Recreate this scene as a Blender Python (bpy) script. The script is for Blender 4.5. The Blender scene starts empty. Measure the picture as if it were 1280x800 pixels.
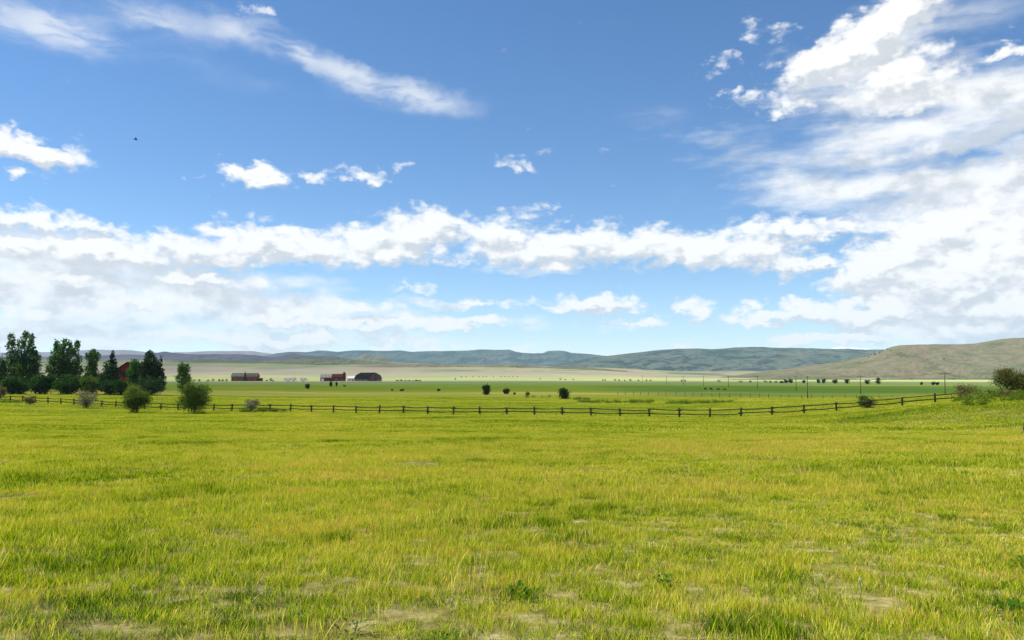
import bpy, math, random
import numpy as np
from mathutils import Vector, Matrix, Euler

# ------------------------------------------------------------------ camera, world, sun, exposure
scene = bpy.context.scene
col = scene.collection
R = math.radians
EYE = 1.7
PITCH = math.atan(70 / 995.6)
cam_data = bpy.data.cameras.new('camera')
cam_data.sensor_width = 36.0
cam_data.lens = 28.0
cam_data.clip_start = 0.05
cam_data.clip_end = 60000.0
cam = bpy.data.objects.new('camera', cam_data)
cam.location = (0, 0, EYE)
cam.rotation_euler = (R(90) + PITCH, 0, 0)
col.objects.link(cam)
scene.camera = cam

scene.view_settings.view_transform = 'Standard'
scene.view_settings.look = 'None'
scene.view_settings.exposure = 0.88
scene.view_settings.gamma = 1.0
scene.render.engine = 'CYCLES'
scene.cycles.use_denoising = True
scene.cycles.max_bounces = 6
scene.cycles.diffuse_bounces = 3
scene.cycles.transmission_bounces = 4
scene.cycles.transparent_max_bounces = 8
scene.cycles.volume_bounces = 0

SUN_AZ, SUN_EL = -84.0, 56.0          # degrees: left of straight ahead, above the horizon
sun_data = bpy.data.lights.new('sun', 'SUN')
sun_data.energy = 5.0
sun_data.angle = R(0.53)
sun_data.color = (1.0, 0.95, 0.86)
sun = bpy.data.objects.new('sun', sun_data)
_d = Vector((math.sin(R(SUN_AZ)) * math.cos(R(SUN_EL)), math.cos(R(SUN_AZ)) * math.cos(R(SUN_EL)), math.sin(R(SUN_EL))))
sun.rotation_euler = _d.to_track_quat('Z', 'Y').to_euler()
sun.location = (-60, 30, 90)
col.objects.link(sun)


class Nodes:
    """short helpers to write a node tree"""
    def __init__(s, tree):
        s.t = tree
    def new(s, kind, **kw):
        n = s.t.nodes.new(kind)
        for k, v in kw.items():
            setattr(n, k, v)
        return n
    def put(s, sock, v):
        if isinstance(v, bpy.types.NodeSocket):
            s.t.links.new(v, sock)
        elif v is not None:
            if hasattr(sock.default_value, '__len__') and not hasattr(v, '__len__'):
                v = (v,) * len(sock.default_value)
            if hasattr(v, '__len__') and len(sock.default_value) == 4 and len(v) == 3:
                v = (*v, 1.0)
            sock.default_value = v
    def m(s, op, a, b=None, c=None, clamp=False):
        n = s.new('ShaderNodeMath', operation=op, use_clamp=clamp)
        for i, v in enumerate((a, b, c)):
            if v is not None:
                s.put(n.inputs[i], v)
        return n.outputs[0]
    def vm(s, op, a, b=None, c=None, scale=None):
        n = s.new('ShaderNodeVectorMath', operation=op)
        for i, v in enumerate((a, b, c)):
            if v is not None:
                s.put(n.inputs[i], v)
        if scale is not None:
            s.put(n.inputs['Scale'], scale)
        return n.outputs['Value'] if op in ('LENGTH', 'DOT_PRODUCT', 'DISTANCE') else n.outputs['Vector']
    def xyz(s, x=0.0, y=0.0, z=0.0):
        n = s.new('ShaderNodeCombineXYZ')
        for i, v in enumerate((x, y, z)):
            s.put(n.inputs[i], v)
        return n.outputs[0]
    def sep(s, v):
        n = s.new('ShaderNodeSeparateXYZ')
        s.put(n.inputs[0], v)
        return n.outputs
    def noise(s, vec, scale, detail=4, rough=0.55, lac=2.0, dist=0.0, dims='3D', out=0, kind='FBM'):
        n = s.new('ShaderNodeTexNoise', noise_dimensions=dims, noise_type=kind)
        if kind != 'FBM':
            n.normalize = False
        s.put(n.inputs['Vector'], vec)
        s.put(n.inputs['Scale'], scale)
        s.put(n.inputs['Detail'], detail)
        s.put(n.inputs['Roughness'], rough)
        s.put(n.inputs['Lacunarity'], lac)
        s.put(n.inputs['Distortion'], dist)
        return n.outputs[out]
    def voro(s, vec, scale, detail=2, rough=0.5, smooth=0.6, dims='3D'):
        n = s.new('ShaderNodeTexVoronoi', voronoi_dimensions=dims, feature='SMOOTH_F1')
        s.put(n.inputs['Vector'], vec)
        s.put(n.inputs['Scale'], scale)
        s.put(n.inputs['Detail'], detail)
        s.put(n.inputs['Roughness'], rough)
        s.put(n.inputs['Smoothness'], smooth)
        return n.outputs['Distance']
    def step(s, v, a, b, lo=0.0, hi=1.0, kind='SMOOTHSTEP'):
        n = s.new('ShaderNodeMapRange', interpolation_type=kind)
        n.clamp = True
        for i, x in enumerate((v, a, b, lo, hi)):
            s.put(n.inputs[i], x)
        return n.outputs[0]
    def mix(s, f, a, b, blend='MIX'):
        n = s.new('ShaderNodeMix', data_type='RGBA', blend_type=blend)
        s.put(n.inputs[0], f)
        s.put(n.inputs[6], a)
        s.put(n.inputs[7], b)
        return n.outputs[2]
    def ramp(s, f, stops, mode='LINEAR'):
        n = s.new('ShaderNodeValToRGB')
        n.color_ramp.interpolation = mode
        e = n.color_ramp.elements
        while len(e) < len(stops):
            e.new(0.5)
        for i, (p, c) in enumerate(stops):
            e[i].position = p
            e[i].color = (*c, 1.0)
        s.put(n.inputs[0], f)
        return n.outputs[0]
    def mapping(s, v, loc, rot, scale):
        n = s.new('ShaderNodeMapping', vector_type='TEXTURE')
        s.put(n.inputs['Vector'], v)
        s.put(n.inputs['Location'], loc)
        s.put(n.inputs['Rotation'], rot)
        s.put(n.inputs['Scale'], scale)
        return n.outputs[0]


def look(px, py):
    """bearing and height angle, in degrees, of a direction seen in the photograph"""
    u, v = (px - 640) / 995.6, (400 - py) / 995.6
    f, z = math.cos(PITCH) - math.sin(PITCH) * v, math.sin(PITCH) + math.cos(PITCH) * v
    return math.degrees(math.atan2(u, f)), math.degrees(math.atan2(z, math.hypot(u, f)))


# clouds as (x, y, half width, half height, turn in degrees, weight), turned into bearings and heights below
CUMULUS = [
    # long band across the middle
    (30, 272, 100, 17, 4, .9), (110, 284, 75, 12, 6, .8), (20, 305, 90, 20, 0, .9),
    (130, 318, 120, 22, 0, 1), (215, 306, 45, 18, 0, .9), (255, 316, 90, 22, 0, 1), (335, 306, 95, 20, 0, 1), (390, 312, 60, 20, 0, 1),
    (452, 299, 40, 22, 0, 1), (505, 292, 48, 26, 0, 1), (548, 284, 44, 24, 0, 1.05), (470, 316, 95, 15, 0, .9),
    (625, 296, 50, 22, 0, 1), (668, 312, 80, 22, 0, .95), (735, 305, 62, 24, 0, 1), (795, 308, 62, 24, 0, 1), (860, 310, 70, 22, 0, 1),
    (930, 315, 75, 22, 0, .95), (995, 324, 62, 13, 0, .9), (960, 290, 65, 15, -6, .75), (1040, 288, 70, 14, -4, .75), (690, 330, 55, 9, 0, .7), (560, 326, 60, 6, 3, .5),
    (665, 268, 26, 10, 0, .4), (612, 268, 12, 6, 0, .35),
    # small ones in the blue
    (45, 187, 62, 20, 0, 1), (-10, 180, 40, 20, 0, 1), (4, 214, 14, 8, 0, .7), (322, 221, 46, 13, 3, 1), (300, 215, 18, 10, 0, .9), (404, 222, 17, 7, -10, .7), (452, 219, 26, 9, 5, .7), (502, 213, 12, 7, 0, .55),
    (219, 226, 8, 4, 0, .5), (243, 228, 10, 4, 0, .5), (321, 11, 24, 8, 0, .6), (322, 273, 26, 5, -18, .5), (268, 274, 12, 6, 0, .45), (645, 206, 16, 8, 20, .45), (686, 188, 14, 7, 0, .42), (40, 222, 22, 4, 6, .35),
    # low ones
    (740, 381, 62, 13, 0, 1), (690, 386, 55, 6, 0, .7), (800, 404, 44, 6, -4, .75), (758, 404, 25, 4, 0, .5), (520, 360, 22, 6, 0, .55), (872, 383, 34, 11, 8, .75), (985, 348, 14, 10, 0, .5),
    (960, 392, 50, 11, -8, .9), (1010, 385, 55, 12, -6, .9), (1075, 392, 80, 18, 0, 1), (1000, 398, 60, 7, 0, .7),
    (985, 427, 26, 9, 0, 1), (1040, 428, 60, 9, 0, 1), (1066, 421, 30, 12, 0, 1.05), (848, 434, 22, 5, 0, .9), (1150, 431, 40, 5, 0, .6),
    (497, 429, 14, 9, 0, .9), (470, 432, 18, 6, 0, .7), (540, 433, 30, 5, 0, .8), (580, 435, 30, 4, 0, .7), (660, 440, 24, 4, 0, .6),
    # broken bank low on the left
    (350, 398, 50, 12, 0, .8), (402, 405, 60, 10, 0, .8), (450, 385, 60, 8, 0, .7), (480, 410, 75, 9, 0, .8), (565, 406, 85, 9, 0, .8), (600, 378, 70, 5, 2, .6), (300, 424, 40, 10, 0, .8), (345, 426, 32, 11, 0, .85), (388, 423, 40, 11, 0, .85),
    (230, 420, 60, 9, 0, .6), (120, 424, 80, 9, 0, .6), (40, 392, 60, 14, 0, .65), (150, 378, 60, 18, 0, .6), (85, 350, 80, 12, 0, .6), (250, 350, 90, 10, 4, .6), (20, 425, 60, 10, 0, .6),
    # heap on the right
    (1102, 336, 62, 38, -15, 1.15), (1150, 306, 70, 42, -20, 1.25), (1200, 285, 70, 36, -10, 1.15), (1185, 348, 110, 62, 0, 1.35), (1255, 330, 110, 84, 0, 1.4), (1290, 385, 140, 62, 0, 1.3), (1120, 385, 80, 26, 0, 1.05),
    # upper right streak
    (1140, 14, 62, 30, -30, 1.1), (1085, 50, 68, 30, -18, 1.15), (1030, 78, 62, 24, -14, 1.05), (1125, 95, 70, 36, 0, .95), (975, 38, 20, 9, -20, .45), (936, 36, 12, 11, 30, .42), (915, 120, 18, 7, -12, .55), (902, 74, 24, 9, -30, .45),
    (950, 124, 26, 8, -10, .48), (1265, 62, 30, 9, -10, .7), (990, 130, 36, 12, -10, .6), (1120, 130, 40, 14, 0, .7),
]
LOWGREY = [   # broad soft masses
    (60, 360, 200, 54, 0, 1.1), (210, 375, 180, 50, 8, 1.05), (330, 392, 130, 32, 6, .9), (60, 410, 220, 38, 0, .95), (300, 425, 230, 18, 0, .8), (440, 398, 120, 22, 0, .8),
    (560, 407, 120, 11, 0, .8), (550, 377, 90, 8, 2, .75), (430, 380, 80, 12, 0, .7), (480, 430, 160, 9, 0, .5), (10, 320, 160, 40, 0, .9), (400, 330, 90, 6, 0, .5),
    (1270, 370, 170, 105, 0, 1.3), (1170, 405, 140, 32, -6, 1.05), (1260, 230, 150, 70, 0, 1.2), (1120, 235, 160, 46, 4, 1.0), (1010, 225, 120, 28, 0, .7),
    (1150, 160, 170, 46, -8, .95), (1260, 120, 130, 58, 0, .95), (930, 200, 90, 20, -8, .5), (1000, 250, 100, 16, 3, .5), (900, 170, 80, 18, 4, .42), (1080, 280, 120, 22, 0, .6), (880, 228, 60, 10, -16, .4),
    (1075, 66, 130, 46, -20, .9), (1140, 110, 130, 54, 0, .95), (130, 330, 200, 26, 0, .8), (640, 338, 70, 6, 0, .5), (350, 352, 120, 16, 4, .6),
    (660, 428, 150, 5, 0, .35), (800, 425, 120, 4, 0, .3),
]
CIRRUS = [
    (525, 120, 100, 21, 10, 1.05), (445, 98, 80, 19, 24, 1.1), (378, 68, 90, 18, 30, 1.0), (300, 40, 100, 22, 18, .9), (200, 24, 130, 26, 6, .85), (60, 30, 150, 44, 6, 1.0), (140, 50, 120, 24, 10, .75),
    (300, 104, 160, 30, -4, .38), (220, 66, 130, 26, 10, .5), (820, 145, 80, 30, 0, .5), (850, 240, 60, 16, -20, .45), (1220, 20, 120, 36, 0, .7),
    (760, 30, 120, 30, 0, .25), (620, 125, 60, 20, 10, .3), (420, 124, 120, 14, 0, .35),
]
DARKSHRED = [(1235, 168, 70, 17, -8, 1), (1200, 208, 40, 9, 4, .9), (1275, 150, 40, 12, 0, 1), (1150, 190, 30, 6, -10, .7), (1255, 195, 40, 8, 0, .8), (1120, 285, 60, 5, -6, .6), (1185, 262, 26, 4, 5, .6),
             (300, 368, 110, 26, 8, .75), (110, 345, 130, 14, 0, .6), (90, 408, 120, 10, 0, .7), (420, 345, 60, 5, 0, .4), (60, 388, 90, 12, 0, .3), (930, 330, 100, 6, 0, .4), (640, 322, 60, 8, 0, .4), (1250, 300, 60, 12, 0, .6), (1225, 402, 100, 16, 0, .7), (1180, 362, 60, 9, 0, .55), (780, 326, 80, 6, 0, .4), (480, 322, 60, 6, 0, .35), (1110, 92, 50, 10, -10, .5), (1180, 255, 110, 26, 0, .7), (1130, 372, 60, 16, 0, .6), (1270, 260, 60, 30, 0, .6), (1270, 410, 80, 14, 0, .7), (200, 352, 220, 26, 3, .6)]

world = bpy.data.worlds.new('World')
scene.world = world
world.use_nodes = True
wt = world.node_tree
wt.nodes.clear()
W = Nodes(wt)


def blob_field(blobs, blend, A, E):
    acc = np.full(A.shape, -1.0)
    for (x, y, rx, ry, t, w) in blobs:
        a, e = look(x, y)
        sc = abs(look(x + 1, y)[0] - a)
        ct, st = math.cos(R(-t)), math.sin(R(-t))
        qx, qy = A - a, E - e
        f = w - (1 - w) * .35 - w * np.hypot((ct * qx + st * qy) / (rx * sc), (-st * qx + ct * qy) / (ry * sc))
        h = np.maximum(blend - np.abs(acc - f), 0) / blend
        acc = np.maximum(acc, f) + h ** 3 * blend / 6
    return acc


AZ0, AZ1, EL0, EL1 = -37.0, 37.0, -1.5, 30.0


def blob_group(name, blobs, blend, rank):
    """where the clouds lie, as a short sum of (curve over bearing) x (curve over height)"""
    g = bpy.data.node_groups.new(name, 'ShaderNodeTree')
    g.interface.new_socket('P', in_out='INPUT', socket_type='NodeSocketVector')
    g.interface.new_socket('M', in_out='OUTPUT', socket_type='NodeSocketFloat')
    G = Nodes(g)
    i = g.nodes.new('NodeGroupInput')
    o = g.nodes.new('NodeGroupOutput')
    av, ev = np.linspace(AZ0, AZ1, 161), np.linspace(EL0, EL1, 121)
    A, E = np.meshgrid(av, ev)
    F = np.clip(blob_field(blobs, blend, A, E), -.7, 1.1) + .7
    U, S, V = np.linalg.svd(F, full_matrices=False)
    px, py, _ = G.sep(i.outputs[0])
    px = G.step(px, AZ0, AZ1, kind='LINEAR')
    py = G.step(py, EL0, EL1, kind='LINEAR')

    def curves(x, cols, amp):
        n = G.new('ShaderNodeRGBCurve')
        G.put(n.inputs['Color'], x)
        lo, hi = cols.min(0), cols.max(0)
        n.mapping.use_clip = False
        for k in range(3):
            c = n.mapping.curves[k]
            v = (cols[:, k] - lo[k]) / (hi[k] - lo[k])
            xs = np.linspace(0, 1, len(v))
            for q in range(1, len(v) - 1):
                c.points.new(float(xs[q]), float(v[q]))
            c.points[0].location = (0, float(v[0]))
            c.points[len(v) - 1].location = (1, float(v[-1]))
            for p in c.points:
                p.handle_type = 'VECTOR'
        n.mapping.update()
        return G.vm('MULTIPLY_ADD', n.outputs[0], tuple((hi - lo) * amp), tuple(lo * amp))
    acc = -.7
    for k in range(0, rank, 3):
        r = np.sqrt(S[k:k + 3])
        acc = G.m('ADD', acc, G.vm('DOT_PRODUCT', curves(px, V[k:k + 3].T, r), curves(py, U[:, k:k + 3], r)))
    g.links.new(acc, o.inputs[0])
    return g


def use_group(g, p):
    n = W.new('ShaderNodeGroup', node_tree=g)
    W.put(n.inputs[0], p)
    return n.outputs[0]


def build_world():
    tc = W.new('ShaderNodeTexCoord')
    d = W.vm('NORMALIZE', tc.outputs['Generated'])
    dx, dy, dz = W.sep(d)
    az = W.m('MULTIPLY', W.m('ARCTAN2', dx, dy), 180 / math.pi)
    el = W.m('MULTIPLY', W.m('ARCSINE', dz), 180 / math.pi)
    P = W.xyz(az, el, 0)
    # noise space, in degrees, layers flattened
    Q = W.xyz(az, W.m('MULTIPLY', el, 1.7), 0)
    Q2 = W.vm('ADD', Q, (137.7, 53.3, 0))
    def noise2(q, scale, detail, rough, **k):
        return W.noise(q, scale, detail, rough, dims='2D', **k)
    wl = W.vm('SUBTRACT', W.xyz(noise2(Q, .16, 3, .6), noise2(Q2, .16, 3, .6), .5), (.5, .5, .5))
    wh = W.vm('SUBTRACT', W.xyz(noise2(Q, .62, 6, .62), noise2(Q2, .62, 6, .62), .5), (.5, .5, .5))
    warp = W.vm('ADD', W.vm('MULTIPLY', wl, (3.4, 1.8, 0)), W.vm('MULTIPLY', wh, (2.6, 1.7, 0)))
    Pw = W.vm('ADD', P, warp)
    outside = W.m('MAXIMUM', W.step(W.m('ABSOLUTE', az), 33.5, 42), W.step(el, 28, 36))
    # clouds all round, where the photograph does not look: the same kinds of cloud, by chance
    chance = W.m('MULTIPLY_ADD', noise2(W.vm('MULTIPLY', P, (1, 2, 1)), .04, 2, .5), 4.0, -2.15)
    chance = W.m('MULTIPLY_ADD', W.m('SUBTRACT', 1.0, outside), -3.0, chance)

    g_cum = blob_group('cumulus_shapes', CUMULUS, .18, 24)
    g_low = blob_group('soft_cloud_shapes', LOWGREY, .25, 12)
    g_cir = blob_group('cirrus_shapes', CIRRUS, .2, 9)
    g_dark = blob_group('shaded_shred_shapes', DARKSHRED, .2, 9)

    def heap(Pp, Qq):
        M = W.m('MAXIMUM', W.m('SUBTRACT', use_group(g_cum, Pp), outside), chance)
        crease = W.m('ABSOLUTE', W.m('SUBTRACT', noise2(Qq, .5, 3, .5), .5))      # rounded heads between creases
        return W.m('MULTIPLY_ADD', crease, 1.9, M)
    H0 = heap(Pw, Q)
    H1 = heap(W.vm('ADD', Pw, (-.45, .75, 0)), W.vm('ADD', Q, (-.45, 1.27, 0)))
    fine = W.m('SUBTRACT', noise2(Q, .75, 7, .6), .5)
    D0 = W.m('ADD', W.m('MULTIPLY_ADD', fine, .72, H0), CUM_BIAS)
    lit = W.m('MULTIPLY_ADD', fine, .45, W.m('SUBTRACT', H0, H1))
    a_cum = W.m('MULTIPLY', W.step(D0, -.08, .68), .97)
    sh_cum = W.step(lit, -.45, .30)
    c_cum = W.mix(sh_cum, (6.7, 7.1, 7.55), (10.3, 10.3, 10.2))

    # soft masses
    S = W.m('MAXIMUM', use_group(g_low, W.vm('ADD', P, W.vm('ADD', W.vm('MULTIPLY', wl, (7, 3.0, 0)), W.vm('MULTIPLY', wh, (2.4, 1.0, 0))))), W.m('MULTIPLY', W.m('ADD', chance, .1), .8))
    S = W.m('MULTIPLY_ADD', W.m('SUBTRACT', noise2(W.vm('MULTIPLY', Q2, (.45, 1.2, 1)), .3, 7, .58), .5), 1.5, S)
    a_soft = W.m('MULTIPLY', W.step(S, -.25, .8), .95)
    t_soft = noise2(Q2, .27, 6, .6)
    c_soft = W.mix(W.step(t_soft, .32, .57), (6.6, 7.0, 7.4), (10.2, 10.25, 10.2))

    # cirrus
    Ci = use_group(g_cir, W.vm('ADD', P, W.vm('ADD', W.vm('MULTIPLY', wl, (3, 1.2, 0)), W.vm('MULTIPLY', wh, (2.0, .8, 0)))))
    fib = noise2(W.vm('ADD', W.vm('MULTIPLY', P, (.25, 1.0, 1)), W.vm('MULTIPLY', wl, (1.2, 2.4, 0))), .55, 7, .6)
    Ci = W.m('MULTIPLY', W.m('MAXIMUM', Ci, W.m('MULTIPLY', W.m('ADD', chance, .25), .5)), W.step(fib, .2, .62))
    a_cir = W.m('MULTIPLY', W.step(Ci, -.05, .95), .74)

    dk = use_group(g_dark, W.vm('ADD', P, W.vm('ADD', W.vm('MULTIPLY', wl, (5, 2.4, 0)), W.vm('MULTIPLY', wh, (2.0, 1.2, 0)))))
    dk = W.m('MULTIPLY_ADD', W.m('SUBTRACT', noise2(Q2, .7, 6, .62), .5), 1.3, dk)
    a_dk = W.m('MULTIPLY', W.step(dk, -.1, .6), .95)

    sky = W.new('ShaderNodeTexSky', sky_type='NISHITA')
    sky.sun_disc = False
    sky.sun_elevation = R(SUN_EL)
    sky.sun_rotation = R(SUN_AZ)
    sky.altitude = 1900
    sky.air_density = 1.0
    sky.dust_density = .15
    sky.ozone_density = 2.2
    hs = W.new('ShaderNodeHueSaturation')
    hs.inputs['Saturation'].default_value = SKY_SAT
    hs.inputs['Value'].default_value = SKY_VAL
    hs.inputs['Hue'].default_value = SKY_HUE
    W.put(hs.inputs['Color'], sky.outputs[0])
    c = hs.outputs[0]
    c = W.mix(a_cir, c, (9.3, 9.5, 9.7))
    c = W.mix(a_soft, c, c_soft)
    c = W.mix(a_dk, c, W.mix(.3, (6.5, 6.85, 7.35), c))
    c = W.mix(a_cum, c, c_cum)
    bg = W.new('ShaderNodeBackground')
    bg.inputs['Strength'].default_value = 0.056
    W.put(bg.inputs['Color'], c)
    out = W.new('ShaderNodeOutputWorld')
    wt.links.new(bg.outputs[0], out.inputs['Surface'])


CUM_BIAS = .10
SKY_SAT, SKY_VAL, SKY_HUE = 1.2, 1.5, .5
build_world()
world.cycles.sampling_method = 'MANUAL'
world.cycles.sample_map_resolution = 512

# ------------------------------------------------------------------ helpers for the land and the things on it
rng = np.random.default_rng(7)


def tag(o, label=None, category=None, group=None, kind=None):
    for k, v in (('label', label), ('category', category), ('group', group), ('kind', kind)):
        if v:
            o[k] = v
    return o


def mesh_obj(name, verts, faces, material=None, parent=None, smooth=False, loc=None):
    me = bpy.data.meshes.new(name)
    verts = np.asarray(verts, dtype=np.float32)
    if isinstance(faces, np.ndarray):
        n, k = faces.shape
        me.vertices.add(len(verts))
        me.vertices.foreach_set('co', verts.ravel())
        me.loops.add(n * k)
        me.loops.foreach_set('vertex_index', faces.astype(np.int32).ravel())
        me.polygons.add(n)
        me.polygons.foreach_set('loop_start', np.arange(0, n * k, k, dtype=np.int32))
        me.update(calc_edges=True)
        me.validate()
    else:
        me.from_pydata([tuple(v) for v in verts], [], faces)
        me.update()
    if smooth:
        me.polygons.foreach_set('use_smooth', np.ones(len(me.polygons), dtype=bool))
    if material is not None:
        me.materials.append(material)
    o = bpy.data.objects.new(name, me)
    col.objects.link(o)
    if parent is not None:
        o.parent = parent
    if loc is not None:
        o.location = loc
    return o


def empty(name, loc, rz=0.0):
    o = bpy.data.objects.new(name, None)
    o.empty_display_size = 0.3
    o.location = loc
    o.rotation_euler = (0, 0, rz)
    col.objects.link(o)
    return o


class MB:
    """collects simple shapes for one mesh"""
    def __init__(s):
        s.v, s.f = [], []
    def poly(s, pts, faces):
        b = len(s.v)
        s.v += [tuple(p) for p in pts]
        s.f += [tuple(b + i for i in f) for f in faces]
        return s
    def box(s, x0, x1, y0, y1, z0, z1):
        return s.poly([(x, y, z) for z in (z0, z1) for y in (y0, y1) for x in (x0, x1)],
                      [(0, 2, 3, 1), (4, 5, 7, 6), (0, 1, 5, 4), (2, 6, 7, 3), (0, 4, 6, 2), (1, 3, 7, 5)])
    def tube(s, pts, rad, n=6, cap=True):
        b = len(s.v)
        pts = [Vector(p) for p in pts]
        for i, p in enumerate(pts):
            t = (pts[min(i + 1, len(pts) - 1)] - pts[max(i - 1, 0)]).normalized()
            a = t.orthogonal().normalized()
            c = t.cross(a)
            r = rad[i] if hasattr(rad, '__len__') else rad
            for k in range(n):
                q = p + a * (math.cos(2 * math.pi * k / n) * r) + c * (math.sin(2 * math.pi * k / n) * r)
                s.v.append(tuple(q))
        for i in range(len(pts) - 1):
            for k in range(n):
                s.f.append((b + i * n + k, b + i * n + (k + 1) % n, b + (i + 1) * n + (k + 1) % n, b + (i + 1) * n + k))
        if cap:
            s.f.append(tuple(b + k for k in reversed(range(n))))
            s.f.append(tuple(b + (len(pts) - 1) * n + k for k in range(n)))
        return s
    def build(s, name, material, parent=None, smooth=False, loc=None):
        return mesh_obj(name, s.v, s.f, material, parent, smooth, loc)


def _hash(i, j, seed):
    h = (i * 374761393 + j * 668265263 + seed * 974634077) & 0xffffffff
    h = ((h ^ (h >> 13)) * 1274126177) & 0xffffffff
    return ((h ^ (h >> 16)) & 0xffff) / 65535.0


def vnoise(x, y, seed=0):
    """smooth value noise, about -1 to 1"""
    x, y = np.asarray(x, dtype=float), np.asarray(y, dtype=float)
    i, j = np.floor(x).astype(np.int64), np.floor(y).astype(np.int64)
    u, v = x - i, y - j
    u, v = u * u * (3 - 2 * u), v * v * (3 - 2 * v)
    a = _hash(i, j, seed) * (1 - u) + _hash(i + 1, j, seed) * u
    b = _hash(i, j + 1, seed) * (1 - u) + _hash(i + 1, j + 1, seed) * u
    return (a * (1 - v) + b * v) * 2 - 1


def fbm(x, y, octaves=4, seed=0, gain=.5):
    t, a, n = 0.0, 1.0, 0.0
    for k in range(octaves):
        t = t + a * vnoise(np.asarray(x) * 2 ** k + 17.3 * k, np.asarray(y) * 2 ** k - 9.1 * k, seed + k)
        n += a
        a *= gain
    return t / n


def sstep(v, a, b):
    t = np.clip((np.asarray(v, dtype=float) - a) / (b - a), 0, 1)
    return t * t * (3 - 2 * t)


def bearing_x(px, d):
    """sideways metres of photograph column px at d metres ahead"""
    return (px - 640) / 993.0 * d


# ------------------------------------------------------------------ materials
def material(name):
    m = bpy.data.materials.new(name)
    m.use_nodes = True
    m.node_tree.nodes.clear()
    return m, Nodes(m.node_tree)


def finish(m, N, shader):
    o = N.new('ShaderNodeOutputMaterial')
    m.node_tree.links.new(shader, o.inputs['Surface'])
    return m


def diffuse(N, colour, rough=.9, spec=.2, normal=None):
    b = N.new('ShaderNodeBsdfDiffuse')
    N.put(b.inputs['Color'], colour)
    N.put(b.inputs['Roughness'], rough)
    if normal is not None:
        N.put(b.inputs['Normal'], normal)
    return b.outputs[0]


def bump(N, h, strength, dist):
    b = N.new('ShaderNodeBump')
    N.put(b.inputs['Strength'], strength)
    N.put(b.inputs['Distance'], dist)
    N.put(b.inputs['Height'], h)
    return b.outputs[0]


def plain(name, colour, var=.25, scale=1.5, rough=.85, metal=0.0):
    """a worn surface: colour with blotches and fine grain"""
    m, N = material(name)
    g = N.new('ShaderNodeNewGeometry').outputs['Position']
    a = N.noise(g, scale, 5, .65)
    c = N.mix(N.step(a, .3, .7), tuple(x * (1 - var) for x in colour), tuple(min(1, x * (1 + var)) for x in colour))
    if rough >= .5:
        return finish(m, N, diffuse(N, c))
    b = N.new('ShaderNodeBsdfPrincipled')
    N.put(b.inputs['Base Color'], c)
    N.put(b.inputs['Roughness'], rough)
    N.put(b.inputs['Metallic'], metal)
    N.put(b.inputs['Specular IOR Level'], .5 if rough < .5 else .08)
    return finish(m, N, b.outputs[0])


def weathered_wood(name, colour):
    m, N = material(name)
    g = N.new('ShaderNodeTexCoord').outputs['Object']
    w = N.new('ShaderNodeNewGeometry').outputs['Position']
    grain = N.noise(N.vm('MULTIPLY', g, (1.2, 14, 14)), 2.5, 5, .6)
    patch = N.noise(w, .7, 3, .6)
    c = N.mix(grain, tuple(x * .6 for x in colour), tuple(x * 1.5 for x in colour))
    c = N.mix(N.step(patch, .45, .7), c, tuple(x * .9 + .012 for x in colour))
    return finish(m, N, diffuse(N, c, .9, .15, bump(N, grain, .4, .01)))


def leaf(name, dark, light, tip=None, trans=.35, scale=.6):
    """foliage: each leaf has its own tone, and light passes through"""
    m, N = material(name)
    at = N.new('ShaderNodeAttribute')
    at.attribute_name = 'tone'
    g = N.new('ShaderNodeNewGeometry').outputs['Position']
    t = N.m('ADD', N.m('MULTIPLY', at.outputs['Fac'], .7), N.m('MULTIPLY_ADD', N.noise(g, scale, 3, .6), 1.0, -.35), clamp=True)
    stops = [(0.0, dark), (.6, light)] + ([(1.0, tip)] if tip else [])
    c = N.ramp(t, stops)
    d = N.new('ShaderNodeBsdfDiffuse')
    N.put(d.inputs[0], c)
    tr = N.new('ShaderNodeBsdfTranslucent')
    N.put(tr.inputs[0], N.mix(1.0, c, (1.0, 1.15, .55), 'MULTIPLY'))
    mx = N.new('ShaderNodeMixShader')
    mx.inputs[0].default_value = trans
    m.node_tree.links.new(d.outputs[0], mx.inputs[1])
    m.node_tree.links.new(tr.outputs[0], mx.inputs[2])
    return finish(m, N, mx.outputs[0])


# ------------------------------------------------------------------ the ground: one sheet out to the far hills
# how high the rolling land beyond the valley reaches, by photograph column
_roll = np.array([(-400, 451), (0, 450.5), (150, 450), (300, 450.5), (440, 450.5), (520, 452), (640, 455), (740, 458), (850, 463), (960, 463), (1280, 463), (1700, 463)], dtype=float)


def px_of(x, y):
    return 640 + 993.0 * x / np.maximum(y, 1.0)


def roll_height(x, y):
    px = 640 + 993.0 * x / np.maximum(y, 1.0)
    return (470 - np.interp(px, _roll[:, 0], _roll[:, 1])) / 995.6 * 5200


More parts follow.
